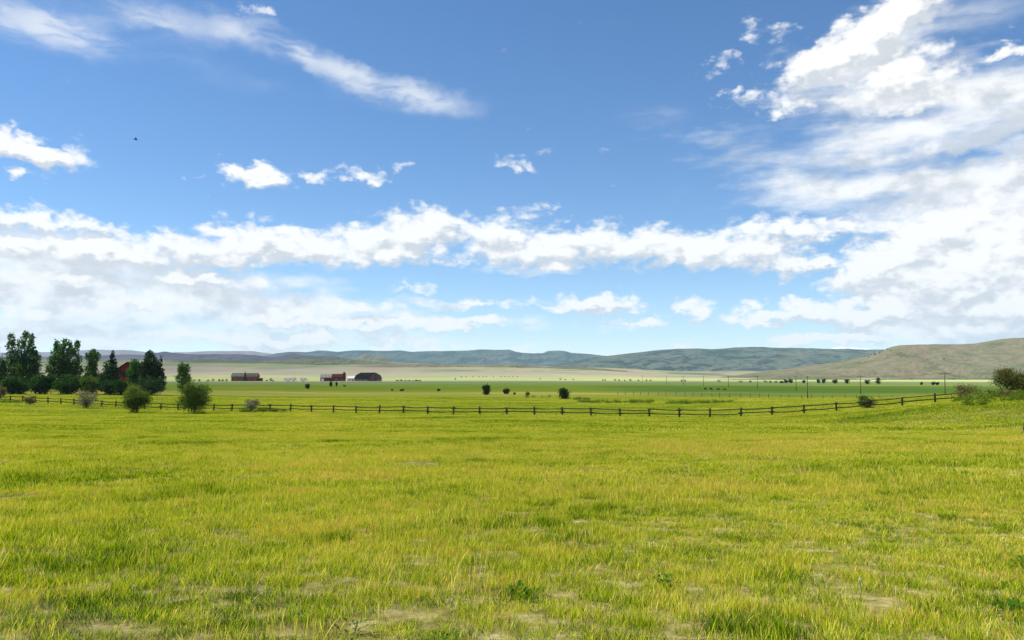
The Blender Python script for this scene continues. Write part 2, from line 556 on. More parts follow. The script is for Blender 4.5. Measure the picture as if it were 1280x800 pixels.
def ground_z(x, y):
    x, y = np.asarray(x, dtype=float), np.asarray(y, dtype=float)
    t = np.clip(y, 0, None)
    r = np.hypot(x, y)
    a, b = .0368 * t, 4.1
    k = 3.0
    z = np.log(np.exp(-k * np.minimum(a, 12.0)) + math.exp(-k * b)) / k
    # knoll on the right
    z = z + 3.1 * sstep(x, 26, 72) * sstep(y, 25, 88) * (1 - sstep(y, 108, 190))
    z = z + 1.1 * np.exp(-((x - 47) / 11) ** 2 - ((y - 78) / 9) ** 2)
    z = z + .8 * sstep(-x, 62, 112) * sstep(y, 60, 130) * (1 - sstep(y, 300, 600))
    # uneven turf
    near = 1 - sstep(r, 200, 900)
    z = z + near * (.22 * fbm(x / 26, y / 26, 2, 3) * sstep(r, 3, 25) + .035 * fbm(x / 2.7, y / 2.7, 3, 11))
    # the far side of the valley
    z = z + 20.0 * sstep(r, 1150, 2400) * (1 - sstep(r, 2700, 5000)) * sstep(820 - px_of(x, y), -150, 150)
    far = sstep(r, 2300, 5200)
    roll = np.where(y > 0, roll_height(x, y), 60.0)
    z = z + far ** 1.25 * roll * (.93 + .07 * fbm(x / 900, y / 900, 3, 21))
    z = z + sstep(r, 1500, 2600) * (1 - sstep(r, 5200, 6500) * .4) * (5.0 * fbm(x / 650, y / 420, 4, 5))
    z = z + sstep(r, 1500, 2500) * (1 - sstep(r, 3600, 5000)) * sstep(760 - px_of(x, y), -120, 200) * 26.0 * (.5 - np.abs(fbm(x / 900 + y / 2600, y / 1000, 4, 8))).clip(-.2, .6)
    return z


def ground_material():
    m, N = material('valley_land')
    pos = N.new('ShaderNodeNewGeometry').outputs['Position']
    x, y, z = N.sep(pos)
    flat = N.xyz(x, y, 0)
    r = N.vm('LENGTH', flat)
    # field edges wander a little
    wob = N.m('SUBTRACT', N.noise(N.vm('MULTIPLY', flat, (.6, 1, 1)), .006, 4, .55), .5)
    lr = N.m('ADD', N.m('LOGARITHM', N.m('MAXIMUM', r, 1.0), 10.0), N.m('MULTIPLY', wob, .09))
    u = N.m('DIVIDE', lr, 4.2)
    def st(d, c):
        return (math.log10(d) / 4.2, c)
    land = N.ramp(u, [
        st(90, (.115, .120, .020)), st(118, (.185, .190, .022)), st(180, (.170, .180, .022)), st(245, (.175, .175, .024)),
        st(262, (.240, .215, .060)), st(286, (.215, .205, .045)), st(304, (.125, .150, .016)), st(430, (.100, .135, .018)), st(540, (.120, .150, .026)),
        st(600, (.120, .150, .062)), st(840, (.150, .165, .090)), st(960, (.300, .320, .110)), st(1300, (.360, .360, .160)), st(1700, (.330, .290, .200)), st(2100, (.250, .205, .185)),
        st(2500, (.210, .215, .120)), st(3000, (.120, .145, .075)), st(3700, (.135, .160, .062)), st(4600, (.090, .115, .048)), st(5500, (.085, .105, .050)), st(9000, (.12, .14, .09))])
    # right of the view: the irrigated strip starts nearer and is darker
    right = N.m('MULTIPLY', N.step(x, 20, 70), N.m('MULTIPLY', N.step(N.m('ADD', r, N.m('MULTIPLY', wob, 60)), 236, 250), N.step(r, 560, 440)))
    land = N.mix(N.m('MULTIPLY', right, .8), land, (.058, .098, .020))
    # streaks of drier and greener growth
    streak = N.noise(N.vm('MULTIPLY', flat, (.10, .5, 1)), .10, 6, .68)
    land = N.mix(N.m('MULTIPLY', N.step(streak, .52, .75), .45), land, N.mix(1.0, land, (1.45, 1.25, 1.3), 'MULTIPLY'))
    land = N.mix(N.m('MULTIPLY', N.step(streak, .48, .28), .5), land, N.mix(1.0, land, (.62, .78, .7), 'MULTIPLY'))
    lines = N.noise(N.vm('MULTIPLY', flat, (.03, 1, 1)), .09, 6, .72)
    land = N.mix(N.step(lines, .46, .66), N.mix(1.0, land, (.62, .78, .7), 'MULTIPLY'), N.mix(1.0, land, (1.5, 1.3, 1.3), 'MULTIPLY'))
    speck = N.noise(flat, 1.6, 4, .7)
    land = N.mix(N.m('MULTIPLY', N.step(speck, .5, .8), .5), land, N.mix(1.0, land, (1.5, 1.35, 1.4), 'MULTIPLY'))
    # rolling land: sage, bare earth, grass, and cloud shadows painted as dark patches
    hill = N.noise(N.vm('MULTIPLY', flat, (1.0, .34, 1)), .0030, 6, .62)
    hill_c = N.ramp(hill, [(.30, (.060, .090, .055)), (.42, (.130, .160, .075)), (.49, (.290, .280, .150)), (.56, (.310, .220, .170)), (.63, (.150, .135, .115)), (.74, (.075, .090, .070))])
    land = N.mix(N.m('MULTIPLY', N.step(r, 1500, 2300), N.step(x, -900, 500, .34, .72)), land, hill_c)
    # bare earth and thatch right under the near grass
    soil = N.noise(flat, 2.6, 7, .72)
    thatch = N.ramp(soil, [(.3, (.075, .075, .018)), (.48, (.150, .135, .040)), (.62, (.280, .240, .110)), (.8, (.460, .400, .240))])
    land = N.mix(N.step(r, 95, 40), land, thatch)
    # trodden yard round the far farm
    yard = N.m('MULTIPLY', N.m('MULTIPLY', N.step(N.m('ADD', x, N.m('MULTIPLY', wob, 120)), -300, -270), N.step(N.m('ADD', x, N.m('MULTIPLY', wob, 120)), -105, -140)), N.m('MULTIPLY', N.step(y, 845, 862), N.step(y, 985, 940)))
    land = N.mix(N.m('MULTIPLY', yard, .8), land, (.300, .215, .175))
    h = N.m('ADD', N.m('MULTIPLY', speck, .12), N.m('MULTIPLY', soil, .05))
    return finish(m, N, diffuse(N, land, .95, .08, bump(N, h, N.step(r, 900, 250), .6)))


def build_ground():
    radii = np.concatenate([[0.0], np.geomspace(1.5, 120, 105), np.geomspace(123, 1400, 90), np.geomspace(1440, 15500, 110)])
    fine = np.radians(np.linspace(-40, 40, 260))
    coarse = np.radians(np.linspace(40, 320, 71))[1:-1]
    ang = np.concatenate([fine, coarse])
    n, k = len(radii), len(ang)
    rr, aa = np.meshgrid(radii, ang, indexing='ij')
    x, y = rr * np.sin(aa), rr * np.cos(aa)
    z = ground_z(x, y)
    v = np.stack([x, y, z], -1).reshape(-1, 3)
    i, j = np.meshgrid(np.arange(n - 1), np.arange(k), indexing='ij')
    j2 = (j + 1) % k
    f = np.stack([i * k + j, i * k + j2, (i + 1) * k + j2, (i + 1) * k + j], -1).reshape(-1, 4)[:, ::-1]
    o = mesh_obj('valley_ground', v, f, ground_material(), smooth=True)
    tag(o, 'green pasture running down to the flat valley and rolling sage land', kind='structure')


build_ground()


# ------------------------------------------------------------------ hills and mountains
def hill_material(name, stops, scale, trees=0.0, tree_col=(.03, .05, .03), tree_scale=.02):
    m, N = material(name)
    g = N.new('ShaderNodeNewGeometry')
    pos = g.outputs['Position']
    x, y, z = N.sep(pos)
    n = N.noise(N.vm('MULTIPLY', pos, (1, 1, 3.5)), scale, 6, .62)
    c = N.ramp(n, stops)
    sp = N.noise(pos, .05, 4, .7)
    c = N.mix(N.m('MULTIPLY', N.step(sp, .5, .7), .35), c, N.mix(1.0, c, (.6, .68, .6), 'MULTIPLY'))
    relief = N.noise(N.vm('MULTIPLY', pos, (1, .6, .6)), scale * 3.0, 7, .62)
    if trees:
        tn = N.noise(N.vm('MULTIPLY', pos, (1, 1, 2.2)), tree_scale, 6, .68)
        c = N.mix(N.step(tn, trees, trees + .05), c, tree_col)
    return finish(m, N, diffuse(N, c, .95, .05, bump(N, relief, 1.0, .26 / scale)))


def ridge(name, label, pts, dist, depth, mat, gully=.16, seed=1, rows=60, step=2.0, front=1.0, crest_noise=.02):
    """a range of hills: its skyline runs through pts, with eroded slopes before and behind"""
    pts = np.array(pts, dtype=float)
    px = np.arange(pts[0, 0], pts[-1, 0] + .1, step)
    py = np.interp(px, pts[:, 0], pts[:, 1])
    ker = np.ones(3) / 3
    py = np.convolve(np.pad(py, 1, mode='edge'), ker, 'valid')
    t = np.concatenate([np.linspace(-1, 0, rows) ** 1.0, np.linspace(0, .8, 10)[1:]])
    v = []
    cols_ = (px - 640) / 993.0
    crest = (470 - py) / 995.6 * dist + EYE
    X, T = np.meshgrid(cols_, t)
    C = np.broadcast_to(crest, X.shape)
    D = dist + T * depth
    x = X * D
    w = np.where(T < 0, (1 + T) ** (1.25 * front), (1 - T / .8) ** 1.3)
    side = 1 - np.abs(2 * fbm(x / (depth * .16) + .6 * fbm(x / depth * 3, D / depth * 3, 3, seed + 9), D / (depth * .55), 4, seed))
    shape = np.clip(np.sin(np.pi * np.clip(1 + T, 0, 1)), 0, 1)
    z = C * (w - gully * side * shape * (1 - .2 * w) + gully * .45 * shape) + C * crest_noise * fbm(x / (depth * .05), D / (depth * .1), 4, seed + 4)
    z = z - 25 * (1 - np.clip(w * 4, 0, 1))
    v = np.stack([x, D, z], -1).reshape(-1, 3)
    n, k = X.shape
    i, j = np.meshgrid(np.arange(n - 1), np.arange(k - 1), indexing='ij')
    f = np.stack([i * k + j, i * k + j + 1, (i + 1) * k + j + 1, (i + 1) * k + j], -1).reshape(-1, 4)
    o = mesh_obj(name, v, f, mat, smooth=True)
    return tag(o, label, kind='structure')


m_sage = hill_material('sage_slopes', [(.3, (.085, .110, .055)), (.45, (.135, .148, .078)), (.53, (.195, .165, .105)), (.62, (.155, .152, .085)), (.72, (.100, .122, .062))], .0075, .66, (.045, .062, .036), .022)
m_forest = hill_material('forested_slopes', [(.3, (.045, .080, .055)), (.5, (.080, .115, .075)), (.65, (.130, .125, .090))], .0022, .50, (.022, .045, .032), .005)
m_purple = hill_material('bare_brown_hills', [(.3, (.042, .030, .046)), (.5, (.075, .054, .068)), (.7, (.115, .090, .088))], .002)
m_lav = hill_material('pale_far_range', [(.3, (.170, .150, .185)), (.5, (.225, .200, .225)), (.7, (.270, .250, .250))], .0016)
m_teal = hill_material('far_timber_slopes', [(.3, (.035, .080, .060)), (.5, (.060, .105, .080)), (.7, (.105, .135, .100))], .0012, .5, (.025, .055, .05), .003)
m_snow = hill_material('snow_and_rock', [(.3, (.25, .26, .28)), (.42, (.75, .77, .80)), (.7, (.82, .83, .85))], .003)
m_pale = hill_material('pale_earth', [(.3, (.240, .190, .170)), (.5, (.330, .270, .230)), (.7, (.240, .220, .160))], .004)
m_terrace = hill_material('dark_sage_terrace', [(.3, (.085, .115, .060)), (.5, (.125, .150, .080)), (.7, (.160, .170, .095))], .008)

ridge('snowy_mountain', 'snow covered far peaks showing over the blue mesas', [(630, 446), (652, 440.2), (660, 440.8), (668, 440.6), (682, 444), (698, 441), (707, 437.8), (713, 441), (728, 446)], 14200, 1500, m_snow, seed=31, step=1.0)
ridge('snowy_mountain', 'snow covered far peaks over the timbered mountain', [(985, 440), (1000, 435.6), (1012, 436), (1035, 436), (1048, 433.2), (1056, 432.2), (1063, 434), (1080, 435.4), (1100, 440)], 14200, 1500, m_snow, seed=37, step=1.0)
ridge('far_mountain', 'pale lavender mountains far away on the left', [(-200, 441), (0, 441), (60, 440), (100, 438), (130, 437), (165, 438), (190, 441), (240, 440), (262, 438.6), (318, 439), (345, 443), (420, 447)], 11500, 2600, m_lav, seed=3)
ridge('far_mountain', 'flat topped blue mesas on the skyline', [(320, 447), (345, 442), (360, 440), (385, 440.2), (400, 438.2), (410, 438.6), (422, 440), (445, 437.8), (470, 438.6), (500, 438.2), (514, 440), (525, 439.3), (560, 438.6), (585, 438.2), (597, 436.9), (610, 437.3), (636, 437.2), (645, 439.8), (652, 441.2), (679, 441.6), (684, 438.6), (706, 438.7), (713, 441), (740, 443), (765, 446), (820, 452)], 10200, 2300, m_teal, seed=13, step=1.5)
ridge('timbered_mountain', 'long timbered mountain behind the right side of the valley', [(690, 456), (720, 450.5), (746, 446.6), (780, 442.6), (815, 438.3), (850, 435.8), (870, 436), (890, 436.4), (905, 435.6), (920, 434.2), (940, 433.8), (980, 434.8), (1035, 435.8), (1060, 436.2), (1100, 437.2), (1200, 436), (1500, 437)], 7400, 2300, m_forest, gully=.22, seed=23)
ridge('brown_hill', 'low purple brown hills on the far left', [(-200, 446), (60, 446), (130, 444.4), (165, 443), (185, 444), (197, 441), (206, 439), (222, 441.8), (250, 443), (300, 442.6), (322, 444.2), (335, 446), (352, 445), (367, 441.4), (384, 444.6), (420, 445.4), (445, 450), (470, 454)], 7000, 1100, m_purple, gully=.25, seed=43)
ridge('pale_knoll', 'small pale knoll below the blue mesas', [(438, 451), (447, 446.8), (454, 443.8), (462, 442.8), (470, 444.6), (482, 446.4), (494, 451)], 6300, 500, m_sage, seed=53, step=1.0)
ridge('sage_hill', 'broad sage covered hill closing the valley on the right', [(900, 472), (930, 467.5), (960, 463), (1000, 459), (1040, 453), (1080, 446), (1098, 440), (1112, 434), (1124, 431.4), (1140, 430.6), (1165, 430.2), (1200, 430.6), (1216, 429.6), (1228, 427.2), (1242, 425), (1260, 422.6), (1285, 421.6), (1350, 420), (1500, 424), (1640, 432)], 2900, 1150, m_sage, gully=.34, seed=63, rows=60, front=1.15)
ridge('sage_terrace', 'low dark sage terrace at the foot of the right hill', [(850, 483), (930, 478.6), (1000, 477), (1050, 477.2), (1085, 478.8), (1110, 477.4), (1140, 475), (1180, 473.8), (1215, 474.6), (1250, 473.4), (1350, 473), (1500, 474)], 1450, 330, m_terrace, gully=.06, seed=73)
m_olive = hill_material('olive_slopes', [(.3, (.060, .080, .035)), (.5, (.100, .118, .052)), (.7, (.150, .150, .080))], .004)
ridge('rolling_hill', 'long olive rise behind the log house on the left', [(-200, 454), (0, 453), (60, 453.5), (130, 450.5), (200, 452.5), (262, 449), (330, 451.6), (392, 447.6), (442, 449.4), (482, 453.6), (545, 458), (590, 463)], 3700, 620, m_olive, seed=87)
ridge('rolling_hill', 'grey sage rise behind the barns in the middle', [(400, 463), (440, 458.6), (482, 456), (540, 454.6), (592, 457.2), (640, 455.4), (682, 458.6), (722, 458), (785, 464)], 3100, 460, m_sage, seed=91)
ridge('rolling_hill', 'pinkish low rise in the middle of the far valley', [(600, 463), (630, 459.8), (655, 457.4), (690, 458), (720, 461.4), (760, 464)], 4300, 700, m_pale, seed=83)


# ------------------------------------------------------------------ the air
def build_haze():
    mb = MB().box(-17500, 17500, -17500, 17500, -60, 780)
    m = bpy.data.materials.new('valley_air')
    m.use_nodes = True
    t = m.node_tree
    t.nodes.clear()
    v = t.nodes.new('ShaderNodeVolumePrincipled')
    v.inputs['Color'].default_value = (.56, .79, 1.0, 1)
    v.inputs['Density'].default_value = HAZE
    v.inputs['Anisotropy'].default_value = 0.0
    o = t.nodes.new('ShaderNodeOutputMaterial')
    t.links.new(v.outputs[0], o.inputs['Volume'])
    tag(mb.build('haze', m), 'thin bluish haze filling the valley', kind='stuff')


HAZE = 3.4e-5
build_haze()


# ------------------------------------------------------------------ grass
def blade_patch(name, size, n, h, width, mat, seed, straw=.25, rows=3, shift=0.0, spread=.33):
    """a tuft of bent blades and seed stalks, each with its own tone"""
    g = np.random.default_rng(seed)
    px, py = g.uniform(-.5, .5, n) * size, g.uniform(-.5, .5, n) * size
    clump = fbm(px / size * 5 + seed, py / size * 5, 2, seed)
    stalk = g.random(n) < straw
    hh = h * g.uniform(.35, 1.05, n) * (1 + .45 * clump) * np.where(stalk, 1.25, 1.0)
    ww = width * g.uniform(.6, 1.3, n) * np.where(stalk, .5, 1.0)
    az = g.uniform(0, 2 * np.pi, n)
    lean = hh * g.uniform(.1, 1.0, n) * np.where(stalk, .6, 1.0)
    dx, dy = np.cos(az) * lean + .07 * hh, np.sin(az) * lean
    fa = g.uniform(0, 2 * np.pi, n)
    sx, sy = np.cos(fa), np.sin(fa)
    tone = np.clip(g.normal(.35, spread, n) + .14 * clump + np.where(stalk, .40, 0) + np.where(g.random(n) < .03, .6, 0) + shift, -.4, 1.25)
    ts = np.linspace(0, 1, rows + 1)
    vs, tn = [], []
    for k, t in enumerate(ts):
        cx, cy, cz = px + dx * t ** 1.8, py + dy * t ** 1.8, hh * t - .03
        tt = tone + .10 * (t - .5)
        if k == rows:
            vs.append(np.stack([cx, cy, cz], -1)); tn.append(tt)
        else:
            prof = np.where(stalk, 1.9 if k == rows - 1 else .8, (1 - t) ** .6)
            w = ww * prof * .5
            vs.append(np.stack([cx - sx * w, cy - sy * w, cz], -1)); tn.append(tt)
            vs.append(np.stack([cx + sx * w, cy + sy * w, cz], -1)); tn.append(tt)
    m = len(vs)
    V = np.stack(vs, 1).reshape(-1, 3)
    T = np.stack(tn, 1).reshape(-1)
    tri = []
    for k in range(rows - 1):
        a = 2 * k
        tri += [(a, a + 1, a + 3), (a, a + 3, a + 2)]
    tri.append((m - 3, m - 2, m - 1))
    F = (np.arange(n)[:, None, None] * m + np.array(tri)[None]).reshape(-1, 3)
    me = bpy.data.meshes.new(name)
    me.vertices.add(len(V)); me.vertices.foreach_set('co', V.astype(np.float32).ravel())
    me.loops.add(F.size); me.loops.foreach_set('vertex_index', F.astype(np.int32).ravel())
    me.polygons.add(len(F)); me.polygons.foreach_set('loop_start', np.arange(0, F.size, 3, dtype=np.int32))
    me.update(calc_edges=True)
    at = me.attributes.new('tone', 'FLOAT', 'POINT')
    at.data.foreach_set('value', T.astype(np.float32))
    me.materials.append(mat)
    return bpy.data.objects.new(name, me)


def grass_material():
    m, N = material('meadow_grass')
    at = N.new('ShaderNodeAttribute')
    at.attribute_name = 'tone'
    g = N.new('ShaderNodeNewGeometry').outputs['Position']
    x, y, z = N.sep(g)
    f = N.xyz(x, y, 0)
    big = N.m('SUBTRACT', N.noise(N.vm('MULTIPLY', f, (.45, 1, 1)), .085, 3, .55), .5)
    mid = N.m('SUBTRACT', N.noise(N.vm('MULTIPLY', f, (.7, 1, 1)), .5, 4, .6), .5)
    fine = N.m('SUBTRACT', N.noise(f, 3.2, 3, .6), .5)
    # a drier strip across the slope
    yy = N.m('MULTIPLY_ADD', x, -.30, y)
    yy = N.m('MULTIPLY_ADD', big, 14.0, yy)
    dry = N.m('MULTIPLY', N.m('MULTIPLY', N.step(yy, 18, 26), N.step(yy, 42, 30)), N.step(x, -12, 4))
    t = N.m('MULTIPLY', at.outputs['Fac'], .78)
    t = N.m('MULTIPLY_ADD', big, .8, t)
    t = N.m('MULTIPLY_ADD', mid, .45, t)
    t = N.m('MULTIPLY_ADD', fine, .35, t)
    t = N.m('MULTIPLY_ADD', dry, .13, t)
    t = N.m('ADD', t, .02)
    c = N.ramp(t, [(.02, (.014, .060, .008)), (.20, (.070, .165, .008)), (.34, (.210, .350, .006)), (.54, (.400, .470, .008)), (.74, (.570, .520, .050)), (.88, (.660, .570, .120)), (.96, (.640, .520, .170)), (1.0, (.520, .310, .100))])
    d = N.new('ShaderNodeBsdfDiffuse')
    N.put(d.inputs[0], c)
    tr = N.new('ShaderNodeBsdfTranslucent')
    N.put(tr.inputs[0], N.mix(1.0, c, (1.05, 1.1, .5), 'MULTIPLY'))
    mx = N.new('ShaderNodeMixShader')
    mx.inputs[0].default_value = .40
    m.node_tree.links.new(d.outputs[0], mx.inputs[1])
    m.node_tree.links.new(tr.outputs[0], mx.inputs[2])
    return finish(m, N, mx.outputs[0])


def slope_turn(x, y, turn):
    """euler angles: a turn about the upright, then tipped with the slope of the ground"""
    e = .8
    gx = (ground_z(x + e, y) - ground_z(x - e, y)) / (2 * e)
    gy = (ground_z(x, y + e) - ground_z(x, y - e)) / (2 * e)
    c, s = np.cos(turn), np.sin(turn)
    # local x axis runs along (c, s) on the slope, local y along (-s, c)
    ax = np.stack([c, s, gx * c + gy * s], -1)
    ax /= np.linalg.norm(ax, axis=1, keepdims=True)
    nz = np.stack([-gx, -gy, np.ones_like(gx)], -1)
    nz /= np.linalg.norm(nz, axis=1, keepdims=True)
    ay = np.cross(nz, ax)
    return np.stack([np.arctan2(ay[:, 2], nz[:, 2]), -np.arcsin(np.clip(ax[:, 2], -1, 1)), np.arctan2(ax[:, 1], ax[:, 0])], -1)


def instancer(name, label, points, rot, scale, index, patches):
    """one object that sets a tuft on every point"""
    cl = bpy.data.collections.new(name + '_tufts')
    for p in patches:
        cl.objects.link(p)
    me = bpy.data.meshes.new(name)
    me.vertices.add(len(points))
    me.vertices.foreach_set('co', np.asarray(points, dtype=np.float32).ravel())
    for nm, ty, key, val in (('rot', 'FLOAT_VECTOR', 'vector', rot), ('scl', 'FLOAT_VECTOR', 'vector', scale), ('idx', 'INT', 'value', index)):
        at = me.attributes.new(nm, ty, 'POINT')
        at.data.foreach_set(key, np.asarray(val, dtype=np.int32 if ty == 'INT' else np.float32).ravel())
    o = bpy.data.objects.new(name, me)
    col.objects.link(o)
    tag(o, label, kind='stuff')
    ng = bpy.data.node_groups.new(name + '_scatter', 'GeometryNodeTree')
    ng.interface.new_socket('Geometry', in_out='INPUT', socket_type='NodeSocketGeometry')
    ng.interface.new_socket('Geometry', in_out='OUTPUT', socket_type='NodeSocketGeometry')
    n = ng.nodes
    gi, go = n.new('NodeGroupInput'), n.new('NodeGroupOutput')
    ip = n.new('GeometryNodeInstanceOnPoints')
    ci = n.new('GeometryNodeCollectionInfo')
    ci.inputs['Collection'].default_value = cl
    ci.inputs['Separate Children'].default_value = True
    ci.inputs['Reset Children'].default_value = True
    ip.inputs['Pick Instance'].default_value = True
    def attr(nm, ty):
        a = n.new('GeometryNodeInputNamedAttribute')
        a.data_type = ty
        a.inputs['Name'].default_value = nm
        return [s for s in a.outputs if s.enabled and s.name == 'Attribute'][0]
    L = ng.links.new
    L(gi.outputs[0], ip.inputs['Points'])
    L(ci.outputs[0], ip.inputs['Instance'])
    L(attr('idx', 'INT'), ip.inputs['Instance Index'])
    L(attr('rot', 'FLOAT_VECTOR'), ip.inputs['Rotation'])
    L(attr('scl', 'FLOAT_VECTOR'), ip.inputs['Scale'])
    L(ip.outputs[0], go.inputs[0])
    md = o.modifiers.new('scatter', 'NODES')
    md.node_group = ng
    return o


BARE = [(-3.2, 6.3, .12), (.25, 5.7, .10), (1.15, 5.75, .09), (-9.6, 15.6, .35), (-10.6, 16.6, .4), (-2.9, 8.9, .08), (3.1, 7.4, .08)]


LUSH = [(bearing_x(px, d), d, r) for px, d, r in ((456, 6.0, .22), (560, 5.8, .26), (648, 7.2, .26), (822, 5.9, .28), (940, 6.1, .34), (905, 6.4, .25), (1246, 6.7, .42), (1278, 8.4, .42), (1130, 11.2, .3), (200, 7.0, .3), (95, 8.6, .35), (330, 7.3, .35), (130, 6.9, .25), (1100, 16, .35), (420, 10.5, .3), (60, 6.2, .3), (1180, 12.5, .35), (735, 9.8, .3), (1010, 8.0, .3))]


def build_grass():
    mat = grass_material()
    # kinds from lush dark green over fresh green to dry straw
    kinds = [(-.30, .03, 1.3), (-.22, .06, 1.1), (-.12, .10, 1.0), (-.06, .14, .95), (-.01, .18, .9), (.0, .18, .9), (.04, .24, .95), (.10, .34, 1.0), (.20, .5, 1.05), (.32, .6, .9)]
    near = [blade_patch('grass_tuft_%02d' % i, .30, 190, .105 * h, .0052, mat, 100 + i, straw=st, shift=sh, rows=3) for i, (sh, st, h) in enumerate(kinds)]
    mid = [blade_patch('grass_tuft_%02d' % (10 + i), .8, 460, .11 * h, .0105, mat, 200 + i, straw=st, shift=sh * .8, rows=2) for i, (sh, st, h) in enumerate(kinds)]
    far = [blade_patch('grass_tuft_%02d' % (20 + i), 2.4, 640, .13 * h, .034, mat, 300 + i, straw=st, shift=sh * .5, rows=2) for i, (sh, st, h) in enumerate(kinds)]
    dry = [blade_patch('grass_tuft_%02d' % (30 + i), .42, 26, .165 + .025 * i, .0068, mat, 400 + i, straw=1.0, shift=(.05, .2, .4)[i], rows=4, spread=.15) for i in range(3)]
    P, Rr, S, I = [], [], [], []
    def ring(d0, d1, per, margin, ids, hs, c0, c1, sw):
        area = .68 * 2 * (d1 ** 2 - d0 ** 2) / 2 + 2 * margin * (d1 - d0)
        n = int(area * per)
        y = np.sqrt(rng.uniform(d0 ** 2, d1 ** 2, n))
        x = rng.uniform(-1, 1, n) * (.68 * y + margin)
        keep = np.ones(n, bool)
        if d1 < 40:
            for bx, by, br in BARE:
                keep &= np.hypot((x - bx) / 1.5, y - by) > br + .10
            keep &= fbm(x / 1.1, y / 1.1, 3, 77) + .4 * rng.random(n) > -.72
        if ids == 30:
            keep &= fbm(x / 1.6, y / 1.6, 3, 91) + .5 * rng.normal(size=n) > .1
        x, y = x[keep], y[keep]
        n = len(x)
        tall = 1 + .5 * fbm(x / 3.0, y / 3.0, 2, 61) + .3 * fbm(x / .8, y / .8, 2, 67)
        z = ground_z(x, y)
        s = rng.uniform(.85, 1.2, n)
        P.append(np.stack([x, y, z], -1))
        Rr.append(slope_turn(x, y, rng.uniform(0, 2 * np.pi, n)))
        S.append(np.stack([s, s, s * hs * np.clip(tall, .45, 1.9)], -1))
        kind = 5.6 + sw * (3.6 * fbm(x / c0, y / c0 * .7, 3, 41) + 3.4 * fbm(x / c1, y / c1, 2, 47)) + rng.normal(0, 1.3, n)
        for lx, ly, lr in LUSH:
            hit = np.exp(-((x - lx) ** 2 / 1.9 + (y - ly) ** 2) / (lr * lr)) > rng.uniform(.15, 1.3, n)
            kind = np.where(hit, rng.uniform(0, 2.6, n), kind)
        I.append(ids + np.clip(kind, 0, 9.9).astype(int) if ids < 30 else ids + rng.integers(0, 3, n))
    ring(2.0, 17, 29, 2.5, 0, 1.0, 2.2, .55, 1.0)
    ring(2.0, 36, 4.6, 2.5, 30, 1.0, 2.2, .55, 1.0)
    ring(16, 52, 5.6, 4, 10, 1.0, 5.0, 1.2, 1.0)
    ring(50, 120, .68, 8, 20, .9, 14.0, 4.0, .9)
    ring(118, 215, .36, 10, 20, .8, 26.0, 8.0, .7)
    instancer('meadow_grass', 'tall green and straw coloured grass covering the pasture', np.concatenate(P), np.concatenate(Rr), np.concatenate(S), np.concatenate(I), near + mid + far + dry)


build_grass()


# ------------------------------------------------------------------ foliage
def leaves(lobes, n, size, g, hollow=.45, flat=.0, ragged=.25):
    """n leaf clumps (small folded faces) spread through ellipsoid lobes (centre, radii)"""
    vol = np.array([r[0] * r[1] * r[2] for _, r in lobes]) ** .62
    which = g.choice(len(lobes), n, p=vol / vol.sum())
    c = np.array([l[0] for l in lobes])[which]
    r = np.array([l[1] for l in lobes])[which]
    d = g.normal(size=(n, 3))
    d /= np.linalg.norm(d, axis=1, keepdims=True)
    rad = (hollow + (1 - hollow) * g.random(n) ** .6) * (1 + ragged * g.normal(size=n) * .5)
    # holes: leaves gather in clumps
    p = c + d * r * rad[:, None]
    s0 = max(r.mean() * .35, size * 1.5)
    q = np.floor((p + g.normal(size=p.shape) * s0 * .22) / s0).astype(np.int64)
    hole = _hash(q[:, 0] * 7 + q[:, 2] * 131, q[:, 1], 5)
    p = p[hole > .2]
    d = d[hole > .2]
    n = len(p)
    u = g.normal(size=(n, 3)) + d * .2
    u /= np.linalg.norm(u, axis=1, keepdims=True)
    w = np.cross(u, g.normal(size=(n, 3)) + np.array([0, 0, .6]))
    w /= np.linalg.norm(w, axis=1, keepdims=True) + 1e-9
    s = size * g.uniform(.55, 1.35, n)[:, None]
    nrm = np.cross(u, w) * s * .22
    a, b, e, f = p - u * s * .62, p + w * s * .36 + nrm, p + u * s * .62, p - w * s * .36 + nrm
    V = np.stack([a, b, e, f], 1).reshape(-1, 3)
    k = np.arange(n)[:, None] * 4
    F = np.concatenate([k + np.array([0, 1, 2]), k + np.array([0, 2, 3])], 0)
    tone = np.clip(g.normal(.45, .22, n), 0, 1)
    return V, F, np.repeat(tone, 4)


def leaf_obj(name, V, F, T, mat, parent=None, loc=None):
    o = mesh_obj(name, V, F, mat, parent, loc=loc)
    at = o.data.attributes.new('tone', 'FLOAT', 'POINT')
    if len(o.data.vertices) == len(T):
        at.data.foreach_set('value', np.asarray(T, dtype=np.float32))
    return o


L_cotton = leaf('cottonwood_leaf', (.016, .050, .010), (.056, .138, .022), (.125, .215, .042), trans=.42)
L_dark = leaf('dark_spruce_leaf', (.009, .024, .010), (.026, .056, .018), (.056, .098, .030), trans=.22)
L_light = leaf('young_poplar_leaf', (.035, .085, .014), (.085, .165, .026), (.13, .21, .045))
L_shrub = leaf('willow_shrub_leaf', (.035, .065, .012), (.115, .155, .028), (.260, .250, .085), scale=.35)
L_shrubdk = leaf('dark_willow_leaf', (.018, .046, .010), (.068, .118, .020), (.190, .205, .062), scale=.35)
L_grey = leaf('grey_sage_leaf', (.080, .085, .060), (.170, .165, .115), (.260, .235, .185), trans=.25, scale=.35)
L_pink = leaf('grey_olive_leaf', (.085, .082, .056), (.190, .175, .120), (.290, .260, .190), trans=.25, scale=.35)
L_tan = leaf('tan_shrub_leaf', (.060, .060, .022), (.160, .135, .055), (.240, .190, .095), scale=.5)
L_red = leaf('rust_bush_leaf', (.022, .034, .010), (.078, .086, .022), (.165, .115, .042), trans=.3, scale=.5)
